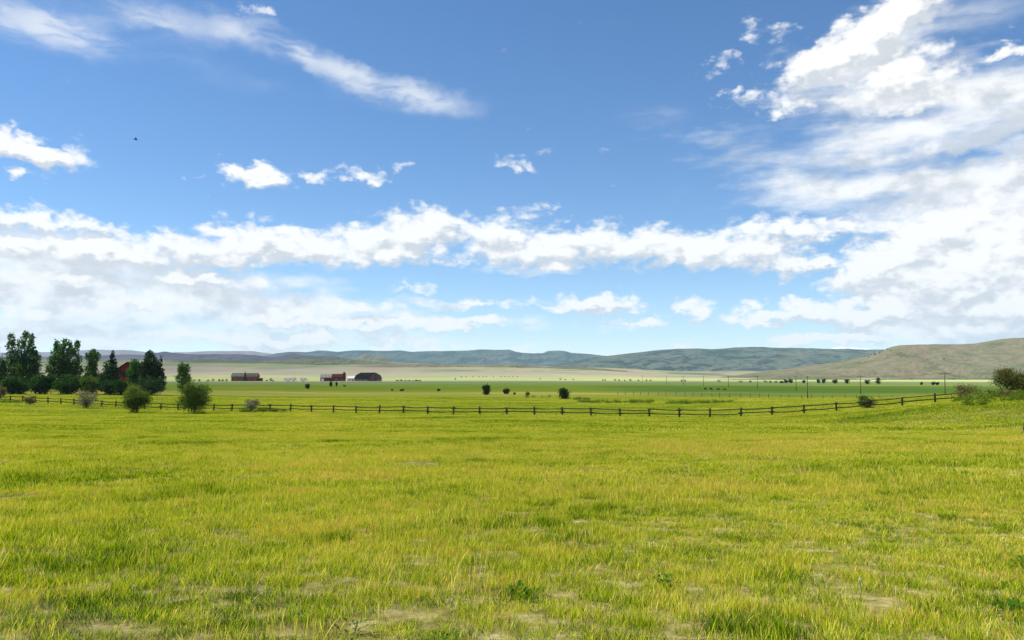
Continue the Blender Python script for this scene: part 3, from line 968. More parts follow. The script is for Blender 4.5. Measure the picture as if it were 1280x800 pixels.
L_far = leaf('far_shrub_leaf', (.010, .022, .009), (.028, .048, .015), (.05, .075, .025))
L_weed = leaf('weed_leaf', (.040, .085, .010), (.110, .170, .016), (.260, .260, .070), scale=.6)
M_bark = plain('grey_bark', (.085, .070, .055), .4, 3.0)
M_twig = plain('twig_bark', (.075, .055, .042), .35, 6.0)
M_palet = plain('pale_dry_stem', (.33, .27, .17), .3, 6.0)


def grove_tree(label, px, d, h, lobes, mat, n=5200, size=.46, seed=1, lean=.0, name='cottonwood_tree', group='trees of the grove on the left', hollow=.3):
    """lobes: (dx, z, rx, rz) as parts of the height; trunk with limbs up to every lobe"""
    g = np.random.default_rng(seed)
    x = bearing_x(px, d)
    z0 = float(ground_z(x, d))
    root = tag(empty(name, (x, d, z0)), label, 'tree', group)
    tb = MB()
    top = h * .62
    tb.tube([(0, 0, -.3), (.03 * h * lean, 0, top * .3), (.08 * h * lean, .1, top * .65), (.14 * h * lean, 0, top)], [h * .022, h * .018, h * .012, h * .004], 8)
    L = []
    for (dx, z, rx, rz) in lobes:
        c = (dx * h, g.uniform(-.06, .06) * h, z * h)
        L.append((c, (rx * h, rx * h * g.uniform(.8, 1.1), rz * h)))
        b = min(max(z * h - rz * h * .9, h * .08), top * .8)
        tb.tube([(lean * .05 * h, 0, b), (c[0] * .6, c[1] * .6, b + (c[2] - b) * .45), c, (c[0], c[1], c[2] + rz * h * .7)], [h * .010, h * .007, h * .004, h * .0015], 5)
    tb.build('trunk', M_bark, root, smooth=True)
    V, F, T = leaves(L, n, size, g, hollow=hollow)
    V[:, 2] = np.maximum(V[:, 2], .25)
    leaf_obj('crown', V, F, T, mat, root)
    return root


def column_lobes(tops, spread, low=.12):
    """upright feathery leaders: tops = (dx, top height)"""
    out = []
    for dx, t in tops:
        out += [(dx * 1.0, t * .92, .052, .085), (dx * .97, t * .79, .078, .105), (dx * .9, t * .63, .096, .12), (dx * .8, t * .45, .10, .13)]
    out += [(-spread * .55, .26, .12, .16), (spread * .5, .24, .12, .16), (0, .30, .14, .2), (spread * .1, .14, .17, .10), (-spread * .8, .45, .09, .14), (spread * .85, .42, .09, .14)]
    return out


grove_tree('dark tree cut off by the left edge of the picture', -6, 222, 13.5, column_lobes([(-.2, .9), (.02, 1.0), (.16, .8)], .26), L_cotton, seed=11)
grove_tree('tallest cottonwood of the grove, with three feathery tops', 30, 225, 18.0, column_lobes([(-.165, .95), (.015, 1.0), (.13, .94), (.20, .72)], .27), L_cotton, n=11000, seed=12)
grove_tree('second tallest cottonwood, with four thin tops, right of the tallest', 82, 228, 15.8, column_lobes([(-.17, .97), (-.03, 1.0), (.09, .96), (.22, .98)], .30), L_cotton, n=10500, seed=13, lean=.3)
grove_tree('slender green tree with a gap in its crown between grove and spruce', 118, 226, 12.8, [(-.02, .93, .08, .07), (.07, .83, .09, .10), (-.10, .82, .09, .10), (-.02, .72, .09, .10), (.03, .62, .09, .12), (-.08, .58, .11, .12), (-.02, .42, .17, .16), (.08, .25, .2, .18), (-.15, .25, .15, .18)], L_cotton, n=4600, seed=14)
spr = [(0, .955 - .075 * k, .042 + .020 * k, .075) for k in range(12)]
grove_tree('dark pointed spruce just left of the red house', 142, 222, 12.0, spr + [(-.16, .62, .07, .16), (-.18, .40, .10, .16), (-.05, .3, .2, .2)], L_dark, n=5200, seed=15, name='spruce_tree')
grove_tree('bushy green tree in front of the right side of the red house', 170, 232, 10.6, [(0, .80, .12, .18), (-.04, .55, .17, .2), (.1, .62, .14, .2), (0, .25, .22, .22)], L_cotton, n=3600, seed=16)
grove_tree('dense dark tree right of the red house', 189, 222, 12.4, [(-.02, .90, .10, .10), (-.14, .60, .13, .16), (.16, .60, .13, .18), (.02, .74, .16, .16), (-.05, .5, .18, .2), (.12, .5, .14, .2), (.04, .24, .22, .2), (.25, .3, .12, .2), (.24, .72, .045, .16), (.30, .5, .06, .12)], L_dark, n=6400, seed=17)
grove_tree('small light green poplar standing clear of the grove', 231, 240, 9.6, [(-.05, .86, .12, .13), (.12, .80, .12, .15), (-.12, .72, .10, .13), (.02, .64, .17, .14), (-.08, .48, .17, .16), (.14, .44, .15, .15), (.0, .25, .19, .2)], L_light, n=3400, seed=18, size=.42, group=None, name='poplar_tree')


def shrub(label, px, d, w, h, mat, n, size, seed, stems=7, twig=M_twig, group='shrubs along the rail fence', wide_top=1.0, name='shrub', foot=.06, sunk=.0, hollow=.25):
    g = np.random.default_rng(seed)
    x = bearing_x(px, d)
    root = tag(empty(name, (x, d, float(ground_z(x, d)) - sunk)), label, 'shrub', group)
    L = []
    for k in range(11):
        a, q = g.uniform(0, 2 * math.pi), g.random() ** .5
        zc = g.uniform(.30, .80)
        grow = .55 + .45 * wide_top * min(1, zc / .5)
        L.append(((math.cos(a) * q * w * .32 * grow, math.sin(a) * q * w * .32 * grow, zc * h), (w * .19 * g.uniform(.75, 1.25), w * .19, h * .19 * g.uniform(.8, 1.2))))
    L.append(((0, 0, h * .5), (w * .36, w * .36, h * .40)))
    L.append(((0, 0, h * (.2 + foot)), (w * .30, w * .30, h * .20)))
    for k in range(stems):
        c, r = L[k % 11]
        e = (c[0] * 1.25, c[1] * 1.25, c[2] + r[2] * 1.0)
        b = (g.normal() * .05 * w, g.normal() * .05 * w, -.1)
        MB().tube([b, (b[0] * .6 + e[0] * .25, b[1] * .6 + e[1] * .25, e[2] * .4), (e[0] * .75, e[1] * .75, e[2] * .75), e], [.035 * h ** .5, .028 * h ** .5, .018 * h ** .5, .006], 5).build('stem', twig, root)
    V, F, T = leaves(L, n, size, g, hollow=hollow, ragged=.5)
    V[:, 2] = np.maximum(V[:, 2], .02)
    leaf_obj('foliage', V, F, T, mat, root)
    return root


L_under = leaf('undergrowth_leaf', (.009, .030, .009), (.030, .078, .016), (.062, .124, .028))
UN = 'undergrowth below the grove'
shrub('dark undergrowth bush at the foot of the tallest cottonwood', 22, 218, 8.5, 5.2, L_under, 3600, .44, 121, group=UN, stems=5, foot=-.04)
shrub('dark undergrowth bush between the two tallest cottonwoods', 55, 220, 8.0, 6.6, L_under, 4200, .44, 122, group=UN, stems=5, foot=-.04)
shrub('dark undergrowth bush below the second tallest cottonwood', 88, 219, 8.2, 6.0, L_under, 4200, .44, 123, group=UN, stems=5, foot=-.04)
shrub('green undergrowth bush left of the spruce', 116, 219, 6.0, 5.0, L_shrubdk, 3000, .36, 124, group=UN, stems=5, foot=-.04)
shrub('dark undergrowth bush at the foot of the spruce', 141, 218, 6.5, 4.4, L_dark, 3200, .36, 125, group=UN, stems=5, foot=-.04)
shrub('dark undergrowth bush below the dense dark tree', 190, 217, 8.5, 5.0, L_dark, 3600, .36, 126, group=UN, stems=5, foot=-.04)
shrub('added dark bush in place of the shade on the foot of the red house', 155, 214, 5.6, 4.4, L_under, 2600, .36, 128, group=UN, stems=5, foot=-.04)  # added bush, stands in for the tree's shade on the house wall
shrub('pale olive bush at the left edge below the grove', 4, 180, 3.4, 2.8, L_tan, 1500, .25, 127, group=UN, stems=5)
shrub('low tan and grey shrub at the fence, leftmost in front of the grove', 42, 148, 2.7, 1.7, L_tan, 2200, .15, 21, twig=M_palet)
shrub('greyish rounded shrub at the fence, in front of the spruce', 113, 140, 4.6, 3.2, L_pink, 3200, .16, 22)
shrub('big round olive green shrub at the fence, below the red house', 172, 128, 5.4, 4.4, L_shrub, 11000, .18, 23, stems=9)
shrub('biggest dark green shrub at the fence, right of the round olive one', 247, 123, 6.2, 5.2, L_shrubdk, 10000, .17, 24, stems=9, wide_top=1.2)
shrub('loose grey green shrub with pale twigs, standing at the fence by itself', 317, 128, 3.0, 2.35, L_grey, 2000, .14, 25, twig=M_palet)
shrub('dense low shrub breaking the fence line toward the right', 1080, 106, 3.0, 1.75, L_shrubdk, 4200, .12, 26)
shrub('thin tan shrub at the right end of the fence', 1205, 99, 3.9, 2.3, L_tan, 2600, .13, 27, twig=M_palet)
shrub('rust brown dense bush at the right edge, largest on the bank', 1274, 84, 5.8, 3.3, L_red, 17000, .13, 28, stems=9, group='bushes on the bank')
shrub('low open bush with green leaves between the tan shrub and the rust bush', 1240, 88, 2.4, 1.5, L_shrub, 1300, .13, 29, group='bushes on the bank')
shrub('low olive bush on the bank just right of the tan shrub', 1220, 92, 2.2, 1.2, L_shrub, 1500, .12, 129, group='bushes on the bank', foot=-.04)
shrub('dry straw coloured bush on the bank below the rust bush', 1256, 80, 2.4, .9, L_tan, 1500, .11, 130, group='bushes on the bank', twig=M_palet, foot=-.04)
# out in the pasture
FG = 'lone shrubs in the pasture'
shrub('upright dark round shrub alone in the pasture, left of the middle', 608, 248, 3.4, 3.6, L_far, 2800, .30, 31, group=FG, stems=4, wide_top=.3, hollow=.1, foot=-.06)
shrub('small squat dark shrub just right of the upright round one', 633, 262, 2.9, 2.0, L_far, 1600, .28, 32, group=FG, stems=3, hollow=.1, wide_top=.3, foot=-.06)
shrub('wide dark shrub in the pasture right of the middle', 705, 205, 4.5, 2.9, L_far, 3600, .26, 33, group=FG, stems=5, hollow=.1, wide_top=.3, foot=-.06)
shrub('small pale green shrub between the two dark ones in the pasture', 659, 238, 1.7, 1.3, L_shrub, 500, .24, 34, group=FG, stems=3)
shrub('tiny dark shrub beside the pale green one', 643, 250, 1.1, .8, L_far, 220, .22, 35, group=FG, stems=2)
shrub('roundish dark shrub in the pasture below the white trailers', 386, 330, 2.6, 2.3, L_far, 900, .34, 36, group=FG, stems=3, hollow=.1)
shrub('pointed dark bush in the pasture below the red barn', 415, 400, 2.2, 3.0, L_far, 800, .36, 37, group=FG, stems=3, wide_top=.3, hollow=.1)
shrub('narrow pointed bush right beside the pointed dark one', 422, 400, 1.4, 2.8, L_far, 500, .34, 38, group=FG, stems=2, wide_top=.3, hollow=.1)
shrub('small brown bush in the pasture below the black barn', 432, 410, 2.2, 1.2, L_tan, 300, .34, 39, group=FG, stems=2)
shrub('flat small dark shrub in the pasture near the middle', 549, 300, 1.8, 1.0, L_far, 300, .3, 40, group=FG, stems=2)
shrub('flat brownish shrub in the pasture, left of the middle', 503, 310, 2.6, .8, L_far, 300, .3, 141, group=FG, stems=2)
shrub('tiny brown shrub in the pasture left of the flat brownish one', 491, 315, 1.4, .9, L_tan, 160, .3, 142, group=FG, stems=2)

# low pale weeds on the valley floor, row of round bushes on the right
ROW = 'bushes dotted along the pale field on the right'
row = [(975, 640, 3.4, 2.2), (980.5, 640, 4.8, 3.6), (986.5, 640, 5.0, 3.8), (1002.5, 640, 3.4, 2.8), (1021.5, 620, 3.8, 3.6), (1027.5, 620, 3.8, 4.2), (1041.5, 600, 5.2, 3.4), (1056.5, 590, 5.4, 3.6), (1081.5, 560, 4.6, 3.4), (1095.5, 545, 5.2, 5.0), (1149, 520, 1.8, 1.9), (1163.5, 505, 2.6, 2.4), (1168.5, 505, 2.2, 2.2)]
row_lab = ['flat dark bush, leftmost of the row on the pale right field', 'left bush of the first close pair on the pale right field', 'right bush of the first close pair on the pale right field', 'single round bush between the two middle power poles',
           'left bush of the second close pair on the pale right field', 'right and taller bush of the second close pair on the pale right field', 'oval bush left of the pole with the shrub below it', 'wide oval bush next to the pole with the shrub below it',
           'flat round bush right of the pole with the shrub below it', 'tallest round bush in the row on the pale right field', 'small leaning bush right of the tallest in the row', 'left of the last two bushes beside the big pole', 'rightmost bush of the row, beside the big pole']
for i, ((px, d, w, h), lab) in enumerate(zip(row, row_lab)):
    shrub(lab, px, d, w, h, L_far, 700, .5, 50 + i, stems=2, group=ROW, hollow=.1)
DOT = 'tiny shrubs dotted over the pale valley floor'
g0 = np.random.default_rng(5)
dots = [(569.5, 1150, 2.6, 3.6)] + [(px, 1500, 2.4, 2.0) for px in (577, 583, 591, 599, 604, 608, 617, 626, 631, 636, 641, 647)] + [(675, 1250, 2.6, 2.2), (700, 1150, 4.6, 3.6), (706, 1150, 3.2, 2.2), (716, 1150, 3.0, 2.2), (753, 1000, 2.4, 1.8), (756, 1000, 2.2, 1.8), (768, 960, 3.6, 3.0), (773, 960, 2.4, 2.2), (780, 960, 1.8, 1.6), (787, 940, 3.6, 2.8), (797, 940, 2.8, 1.8), (807, 930, 2.6, 1.8), (812, 930, 2.6, 1.8), (851, 820, 2.2, 2.4), (855, 820, 2.0, 2.2), (897, 760, 4.0, 2.6), (924, 720, 4.2, 2.0), (936, 710, 2.6, 2.2), (955, 700, 3.8, 2.4), (961, 700, 2.2, 1.8), (968, 690, 2.6, 1.8),
        (880, 345, 1.5, .9), (887, 345, 1.6, .9), (896, 340, 1.5, .8), (904, 340, 1.6, .8)]
ORD = ['first', 'second', 'third', 'fourth', 'fifth', 'sixth', 'seventh', 'eighth', 'ninth', 'tenth', 'eleventh', 'twelfth']


def dot_label(i):
    if i == 0:
        return 'small upright dark shrub on the far pale slope, left of the dotted row'
    for a, b, where in ((1, 13, 'in the dotted row behind the round pasture shrub'), (13, 17, 'in the sparse row behind the wide pasture shrub'), (17, 26, 'in the row left of the farthest utility poles'), (26, 28, 'of the pair between two far utility poles'), (28, 33, 'in the loose row behind the fifth pole'), (33, 37, 'of four dots on the green strip')):
        if a <= i < b:
            return 'tiny shrub, %s from left %s' % (ORD[i - a], where)
    return 'tiny dark shrub on the valley floor'


for i, (px, d, w, h) in enumerate(dots):
    g = np.random.default_rng(400 + i)
    x = bearing_x(px, d)
    V, F, T = leaves([((0, 0, h * .45), (w * .5, w * .5, h * .5)), ((w * .2, 0, h * .3), (w * .35, w * .3, h * .32))], 160, .45 if d > 400 else .25, g, hollow=.1)
    V[:, 2] = np.maximum(V[:, 2], .02)
    o = leaf_obj('low_shrub', V, F, T, L_far, loc=(x, d, float(ground_z(x, d))))
    tag(o, dot_label(i), 'shrub', DOT)
for i, px in enumerate((497, 502, 507.5, 512, 517, 521, 525)):
    x = bearing_x(px, 900)
    g = np.random.default_rng(500 + i)
    hq = g.uniform(.5, 1.3)
    V, F, T = leaves([((0, 0, .6 * hq), (1.7, 1.4, .9 * hq)), ((1.2, 0, .4 * hq), (1.2, 1, .6 * hq))], 200, .55, g, hollow=.1)
    V[:, 2] = np.maximum(V[:, 2], .02)
    tag(leaf_obj('low_shrub', V, F, T, L_far, loc=(x, 900, float(ground_z(x, 900)))), 'dark low shrub, %s from left in the tight row beside the barn' % ORD[i], 'shrub', 'tight row of low shrubs by the barn')
for i, (px, d, w, h) in enumerate(((245, 860, 3, 2.4), (251, 860, 3.2, 2.6), (262, 850, 2.6, 2), (268, 850, 4.0, 3.2), (276, 850, 2.8, 3), (280, 850, 3, 2.6), (285, 850, 3.2, 3), (340, 900, 4, 3.6), (335, 880, 2.4, 1.6), (343, 880, 2.4, 1.4))):
    x = bearing_x(px, d)
    g = np.random.default_rng(600 + i)
    V, F, T = leaves([((0, 0, h * .45), (w * .5, w * .5, h * .5)), ((w * .2, 0, h * .6), (w * .25, w * .3, h * .4))], 220, .5, g, hollow=.1)
    V[:, 2] = np.maximum(V[:, 2], .02)
    tag(leaf_obj('low_shrub', V, F, T, L_far if i % 3 else L_tan, loc=(x, d, float(ground_z(x, d)))), ('small yard shrub, %s from the left, left of the log house' % ORD[i] if i < 7 else ('taller yard shrub right of the log house', 'lower left yard shrub right of the log house', 'lower right yard shrub right of the log house')[i - 7]), 'shrub', 'yard shrubs around the log house')
x = bearing_x(308, 885)
grove_tree('narrow dark conifer in front of the log house', 308, 880, 10.5, [(0, .92 - .1 * k, .03 + .018 * k, .08) for k in range(9)], L_dark, n=1400, size=.7, seed=19, name='conifer_tree', group=None)

hill_me = bpy.data.objects['sage_hill'].data
hv = np.empty(len(hill_me.vertices) * 3, dtype=np.float32)
hill_me.vertices.foreach_get('co', hv)
hv = hv.reshape(-1, 3)
hpx, hpy = 640 + 993 * hv[:, 0] / hv[:, 1], 470 - 995.6 * (hv[:, 2] - EYE) / hv[:, 1]
front_ = hv[:, 1] <= 2900.5
for i, (px, py) in enumerate(((1084, 446), (1088, 444), (1091, 443.5), (1093, 443), (1098, 441), (1100.5, 440.6), (1103, 439), (1108, 437), (1112, 439), (1177, 449))):
    j = np.argmin(np.where(front_, (hpx - px) ** 2 + (hpy - py) ** 2, 1e9))
    g = np.random.default_rng(800 + i)
    h = g.uniform(2.5, 6)
    V, F, T = leaves([((0, 0, h * .42), (h * .5, h * .5, h * .45)), ((h * .2, 0, h * .3), (h * .4, h * .4, h * .32))], 150, 1.8, g, hollow=.1)
    V[:, 2] = np.maximum(V[:, 2], -.5)
    tag(leaf_obj('juniper_bush', V, F, T, L_far, loc=[float(q) for q in hv[j]]), 'dark juniper dot, %s from the left on the shoulder of the sage hill' % ORD[i] if px < 1120 else 'single dark juniper dot in the middle of the sage hill slope' if px < 1200 else 'dark juniper dot along the top of the sage hill at the right edge', 'shrub', 'junipers on the sage hill')


# ------------------------------------------------------------------ rail fence
M_rail = weathered_wood('weathered_rail', (.060, .048, .038))
M_post = weathered_wood('weathered_post', (.045, .036, .030))
_fl = np.array([(-60, 172), (0, 162), (100, 150), (190, 140), (333, 129), (427, 123.5), (545, 118), (640, 115), (720, 113), (827, 110.5), (905, 108.5), (1005, 106), (1080, 104.5), (1150, 103.5), (1215, 103)], dtype=float)


def fence_points(spacing):
    d = np.interp(np.arange(-60, 1214), _fl[:, 0], _fl[:, 1])
    x = bearing_x(np.arange(-60, 1214), d)
    s = np.concatenate([[0], np.cumsum(np.hypot(np.diff(x), np.diff(d)))])
    q = np.arange(0, s[-1], spacing)
    return np.stack([np.interp(q, s, x), np.interp(q, s, d)], -1)


def build_fence():
    pts = fence_points(4.05)
    root = tag(empty('rail_fence', (float(pts[20][0]), float(pts[20][1]), float(ground_z(*pts[20])))), 'weathered two rail wooden fence crossing the whole pasture', 'fence')
    o0 = np.array(root.location)
    g = np.random.default_rng(3)
    tops = []
    for i, (x, y) in enumerate(pts):
        z = float(ground_z(x, y))
        h = 1.16 + g.uniform(-.10, .14)
        lx, ly = g.uniform(-.11, .11, 2)
        MB().tube([(0, 0, -.3), (lx * .5, ly * .5, h * .5), (lx, ly, h - .03), (lx, ly, h)], [.125, .12, .115, .08], 8).build('post', M_post, root, loc=(x - o0[0], y - o0[1], z - o0[2]))
        tops.append((x, y, z))
    for i in range(len(tops) - 1):
        a, b = np.array(tops[i]), np.array(tops[i + 1])
        u = (b - a) / np.linalg.norm(b - a)
        nrm = np.array([u[1], -u[0], 0]) * (.135 if i % 2 else -.135)
        for hz in (.48, 1.0):
            ja, jb = g.uniform(-.09, .09, 2)
            s = a - u * g.uniform(.2, .42) + nrm + (0, 0, hz + ja)
            e = b + u * g.uniform(.2, .42) + nrm + (0, 0, hz + jb)
            mid = (s + e) / 2 + (0, 0, -g.uniform(.0, .10))
            c = (s + e) / 2
            MB().tube([s - c, mid - c, e - c], [.075, .07, .062], 6).build('rail', M_rail, root, loc=c - o0)


build_fence()


# thin wire fence behind it on the right
def build_wire_fence():
    a, b = np.array([bearing_x(770, 245), 245.0]), np.array([bearing_x(1190, 190), 190.0])
    n = 34
    root = tag(empty('wire_fence', (*((a + b) / 2), float(ground_z(*((a + b) / 2))))), 'line of thin posts and wire behind the rail fence on the right', 'fence')
    o0 = np.array(root.location)
    g = np.random.default_rng(9)
    P = []
    for i in range(n):
        p = a + (b - a) * (i + g.uniform(-.15, .15)) / (n - 1)
        z = float(ground_z(*p))
        h = g.uniform(.95, 1.25)
        MB().tube([(0, 0, -.2), (g.uniform(-.06, .06), 0, h)], [.06, .055], 6).build('post', M_post, root, loc=(p[0] - o0[0], p[1] - o0[1], z - o0[2]))
        P.append(np.array([p[0], p[1], z]))
    for hz in (.45, .8, 1.1):
        MB().tube([p + (0, 0, hz) - o0 for p in P], .012, 4).build('wire', M_wire, root)


M_wire = plain('dull_wire', (.12, .11, .10), .1, 1.0, .5, .6)
build_wire_fence()


# ------------------------------------------------------------------ power line
M_pole = weathered_wood('creosoted_pole', (.130, .088, .066))
M_glass = plain('grey_porcelain', (.30, .31, .32), .1, 3.0, .3)


def pole(x, y, h, label, arm=2.1):
    z = float(ground_z(x, y))
    root = tag(empty('utility_pole', (x, y, z)), label, 'utility pole', 'utility poles')
    MB().tube([(0, 0, -.5), (0, 0, h * .5), (.02, 0, h)], [.14, .12, .09], 8).build('mast', M_pole, root, smooth=True)
    MB().box(-arm / 2, arm / 2, -.2, -.08, h - .40, h - .28).build('crossarm', M_pole, root)
    for s in (-.9, 0, .9):
        xx = s * arm / 2
        zz = h - .27 if s else h
        MB().tube([(xx, -.14 if s else 0, zz), (xx, -.14 if s else 0, zz + .1), (xx, -.14 if s else 0, zz + .2)], [.05, .07, .03], 6).build('insulator', M_glass, root)
    return (x, y, z + h)


line_pts = []
pd = [(1178, 207, 6.6), (1073, 262, 6.1), (993, 318, 6.0), (945, 368, 5.9), (909, 418, 5.9), (878, 472, 5.9), (853, 526, 5.9), (832, 582, 5.9), (802, 690, 5.9)]
pl = ['nearest and tallest utility pole, beside the right end of the fence', 'utility pole standing above the low shrub at the fence', 'utility pole left of the lone nearer pole', 'utility pole, fourth from the right end of the line',
      'utility pole, fifth from the right end of the line', 'utility pole, sixth from the right end of the line', 'utility pole, seventh from the right end of the line', 'small utility pole, second from the far end of the line', 'farthest utility pole at the left end of the line']
for (px, d, h), lab in zip(pd, pl):
    line_pts.append(pole(bearing_x(px, d), d, h, lab, 2.6 if d < 300 else 2.0))
lone = pole(bearing_x(1007, 212), 212, 6.0, 'lone thin utility pole in front of the line, near the middle of the right field', 1.0)


def cable(label, pts, dx, dz):
    path = []
    for a, b in zip(pts[:-1], pts[1:]):
        for k in range(8):
            t = k / 8
            path.append((a[0] + (b[0] - a[0]) * t + dx, a[1] + (b[1] - a[1]) * t, a[2] + (b[2] - a[2]) * t + dz - 1.1 * 4 * t * (1 - t) * .5))
    path.append((pts[-1][0] + dx, pts[-1][1], pts[-1][2] + dz))
    c = path[0]
    o = MB().tube([(p[0] - c[0], p[1] - c[1], p[2] - c[2]) for p in path], .035, 4).build('power_cable', M_wire, loc=c)
    tag(o, label, 'cable', 'cables of the power line')


cable('left power cable sagging from pole to pole', line_pts, -.95, -.08)
cable('right power cable sagging from pole to pole', line_pts, .95, -.08)


# ------------------------------------------------------------------ buildings
M_redwall = plain('faded_red_boards', (.230, .035, .028), .25, .8)
M_dkred = plain('dark_red_boards', (.085, .020, .018), .3, .5)
M_log = plain('brown_red_logs', (.210, .055, .035), .3, .6)
M_roofdk = plain('dark_roof_felt', (.008, .010, .009), .3, .5, .8)
M_roofgr = plain('green_grey_roof', (.120, .145, .110), .25, .4, .7)
M_roofsil = plain('weathered_tin_roof', (.260, .230, .215), .2, .5, .6)
M_white = plain('white_paint', (.72, .72, .70), .08, .5, .6)
M_grey = plain('grey_boards', (.110, .078, .066), .3, .5)
M_glassp = plain('window_glass', (.03, .035, .04), .1, 1.0, .1)
M_black = plain('tyre_rubber', (.02, .02, .02), .1, 3.0)


def gable_house(root, x0, x1, y0, y1, wall, ridge_h, wall_m, roof_m, along='x', over=.5, names=('wall', 'roof'), th=.25):
    """walls with pitched roof; the ridge runs along x or y"""
    if along == 'x':
        ym = (y0 + y1) / 2
        pts = [(x0, y0, -.5), (x1, y0, -.5), (x1, y1, -.5), (x0, y1, -.5), (x0, y0, wall), (x1, y0, wall), (x1, y1, wall), (x0, y1, wall), (x0, ym, ridge_h), (x1, ym, ridge_h)]
    else:
        xm = (x0 + x1) / 2
        pts = [(x1, y0, -.5), (x1, y1, -.5), (x0, y1, -.5), (x0, y0, -.5), (x1, y0, wall), (x1, y1, wall), (x0, y1, wall), (x0, y0, wall), (xm, y0, ridge_h), (xm, y1, ridge_h)]
    w = MB().poly(pts, [(0, 1, 5, 4), (2, 3, 7, 6), (0, 4, 8, 7, 3), (1, 2, 6, 9, 5), (3, 2, 1, 0)])
    w.build(names[0], wall_m, root)
    r = MB()
    def slab(a, b, c, d):
        r.poly([a, b, c, d] + [(p[0], p[1], p[2] + th) for p in (a, b, c, d)], [(3, 2, 1, 0), (4, 5, 6, 7), (0, 1, 5, 4), (1, 2, 6, 5), (2, 3, 7, 6), (3, 0, 4, 7)])
    if along == 'x':
        s = (ridge_h - wall) / (ym - y0)
        e = .02
        slab((x0 - over, y0 - over, wall - s * over + e), (x1 + over, y0 - over, wall - s * over + e), (x1 + over, ym, ridge_h + e), (x0 - over, ym, ridge_h + e))
        slab((x1 + over, y1 + over, wall - s * over + e), (x0 - over, y1 + over, wall - s * over + e), (x0 - over, ym, ridge_h + e + .003), (x1 + over, ym, ridge_h + e + .003))
    else:
        s = (ridge_h - wall) / (xm - x0)
        e = .02
        slab((x1 + over, y0 - over, wall - s * over + e), (x1 + over, y1 + over, wall - s * over + e), (xm, y1 + over, ridge_h + e), (xm, y0 - over, ridge_h + e))
        slab((x0 - over, y1 + over, wall - s * over + e), (x0 - over, y0 - over, wall - s * over + e), (xm, y0 - over, ridge_h + e + .003), (xm, y1 + over, ridge_h + e + .003))
    return r.build(names[1], roof_m, root)


def opening(root, name, x, z, w, h, y, mat):
    f = MB().box(x - w / 2, x + w / 2, y - .07, y + .05, z, z + h).build(name, mat, root)
    return f


def site(px, d):
    x = bearing_x(px, d)
    return (x, d, float(ground_z(x, d)))


# red house in the grove
rh = tag(empty('red_house', site(156, 262), R(8)), 'red gabled house with dark roof half hidden in the grove', 'house')
gable_house(rh, -3.4, 3.4, 4, 13, 6.9, 9.3, M_redwall, M_roofdk, 'y', .6)
gable_house(rh, -5.6, 2.2, -1.0, 3.8, 3.9, 6.5, M_redwall, M_roofdk, 'y', .6, ('wing_wall', 'wing_roof'))
opening(rh, 'door', -2.0, 0, 2.4, 2.2, -1.0, M_grey)

# log house across the valley
lh = tag(empty('log_house', site(309, 905), R(-4)), 'long log house with green grey roof and dormers beyond the pasture', 'house')
rf = gable_house(lh, -15, 14, -4.5, 4.5, 5.6, 9.0, M_log, M_roofgr, 'x', .7)
for k in range(4):
    dxx = 2.2 + 3.2 * k
    gable_house(rf, dxx - 1.1, dxx + 1.1, -4.0, -.6, 7.2, 8.7, M_roofsil, M_roofsil, 'y', .25, ('dormer', 'dormer_roof'), .12)
for k in range(5):
    opening(lh, 'window', -12 + 5.2 * k, 1.3, 1.6, 1.5, -4.5, M_glassp)
opening(lh, 'door', 4.0, 0, 1.6, 2.3, -4.5, M_grey)
MB().box(13.6, 18.5, -3.5, 3.5, -.5, 3.4).build('side_shed', M_dkred, lh)
MB().poly([(13.4, -3.9, 3.42), (18.9, -3.9, 3.2), (18.9, 3.9, 3.2), (13.4, 3.9, 3.42), (13.4, -3.9, 3.7), (18.9, -3.9, 3.4), (18.9, 3.9, 3.4), (13.4, 3.9, 3.7)], [(3, 2, 1, 0), (4, 5, 6, 7), (0, 1, 5, 4), (1, 2, 6, 5), (2, 3, 7, 6), (3, 0, 4, 7)]).build('shed_roof', M_roofsil, lh)

# dark red barn with tower
rb = tag(empty('red_barn', site(418, 890), R(3)), 'dark red barn with part tin roof and a small tower', 'barn')
gable_house(rb, -13.5, -1.0, -5, 5, 4.2, 7.6, M_dkred, M_roofsil, 'x', .5)
gable_house(rb, -.9, 11, -5.4, 5.4, 4.8, 7.9, M_dkred, M_dkred, 'x', .5, ('hall_wall', 'hall_roof'))
gable_house(rb, 10.4, 13.6, -3.2, .2, 8.0, 10.2, M_dkred, M_roofdk, 'y', .3, ('tower', 'tower_roof'))
opening(rb, 'door', -11.0, 0, 2.6, 3.0, -5.0, M_white)
opening(rb, 'door', 4.0, 0, 3.2, 3.4, -5.4, M_grey)

# white shed between the barns
ws = tag(empty('white_shed', site(441, 905), 0), 'small white shed between the red barn and the black roofed barn', 'shed')
gable_house(ws, -4.6, 4.4, -3, 3, 3.2, 5.2, M_white, M_white, 'x', .3)
opening(ws, 'door', 1.4, 0, 1.2, 2.1, -3.0, M_grey)
opening(ws, 'window', -2.0, 1.1, 1.2, 1.1, -3.0, M_glassp)

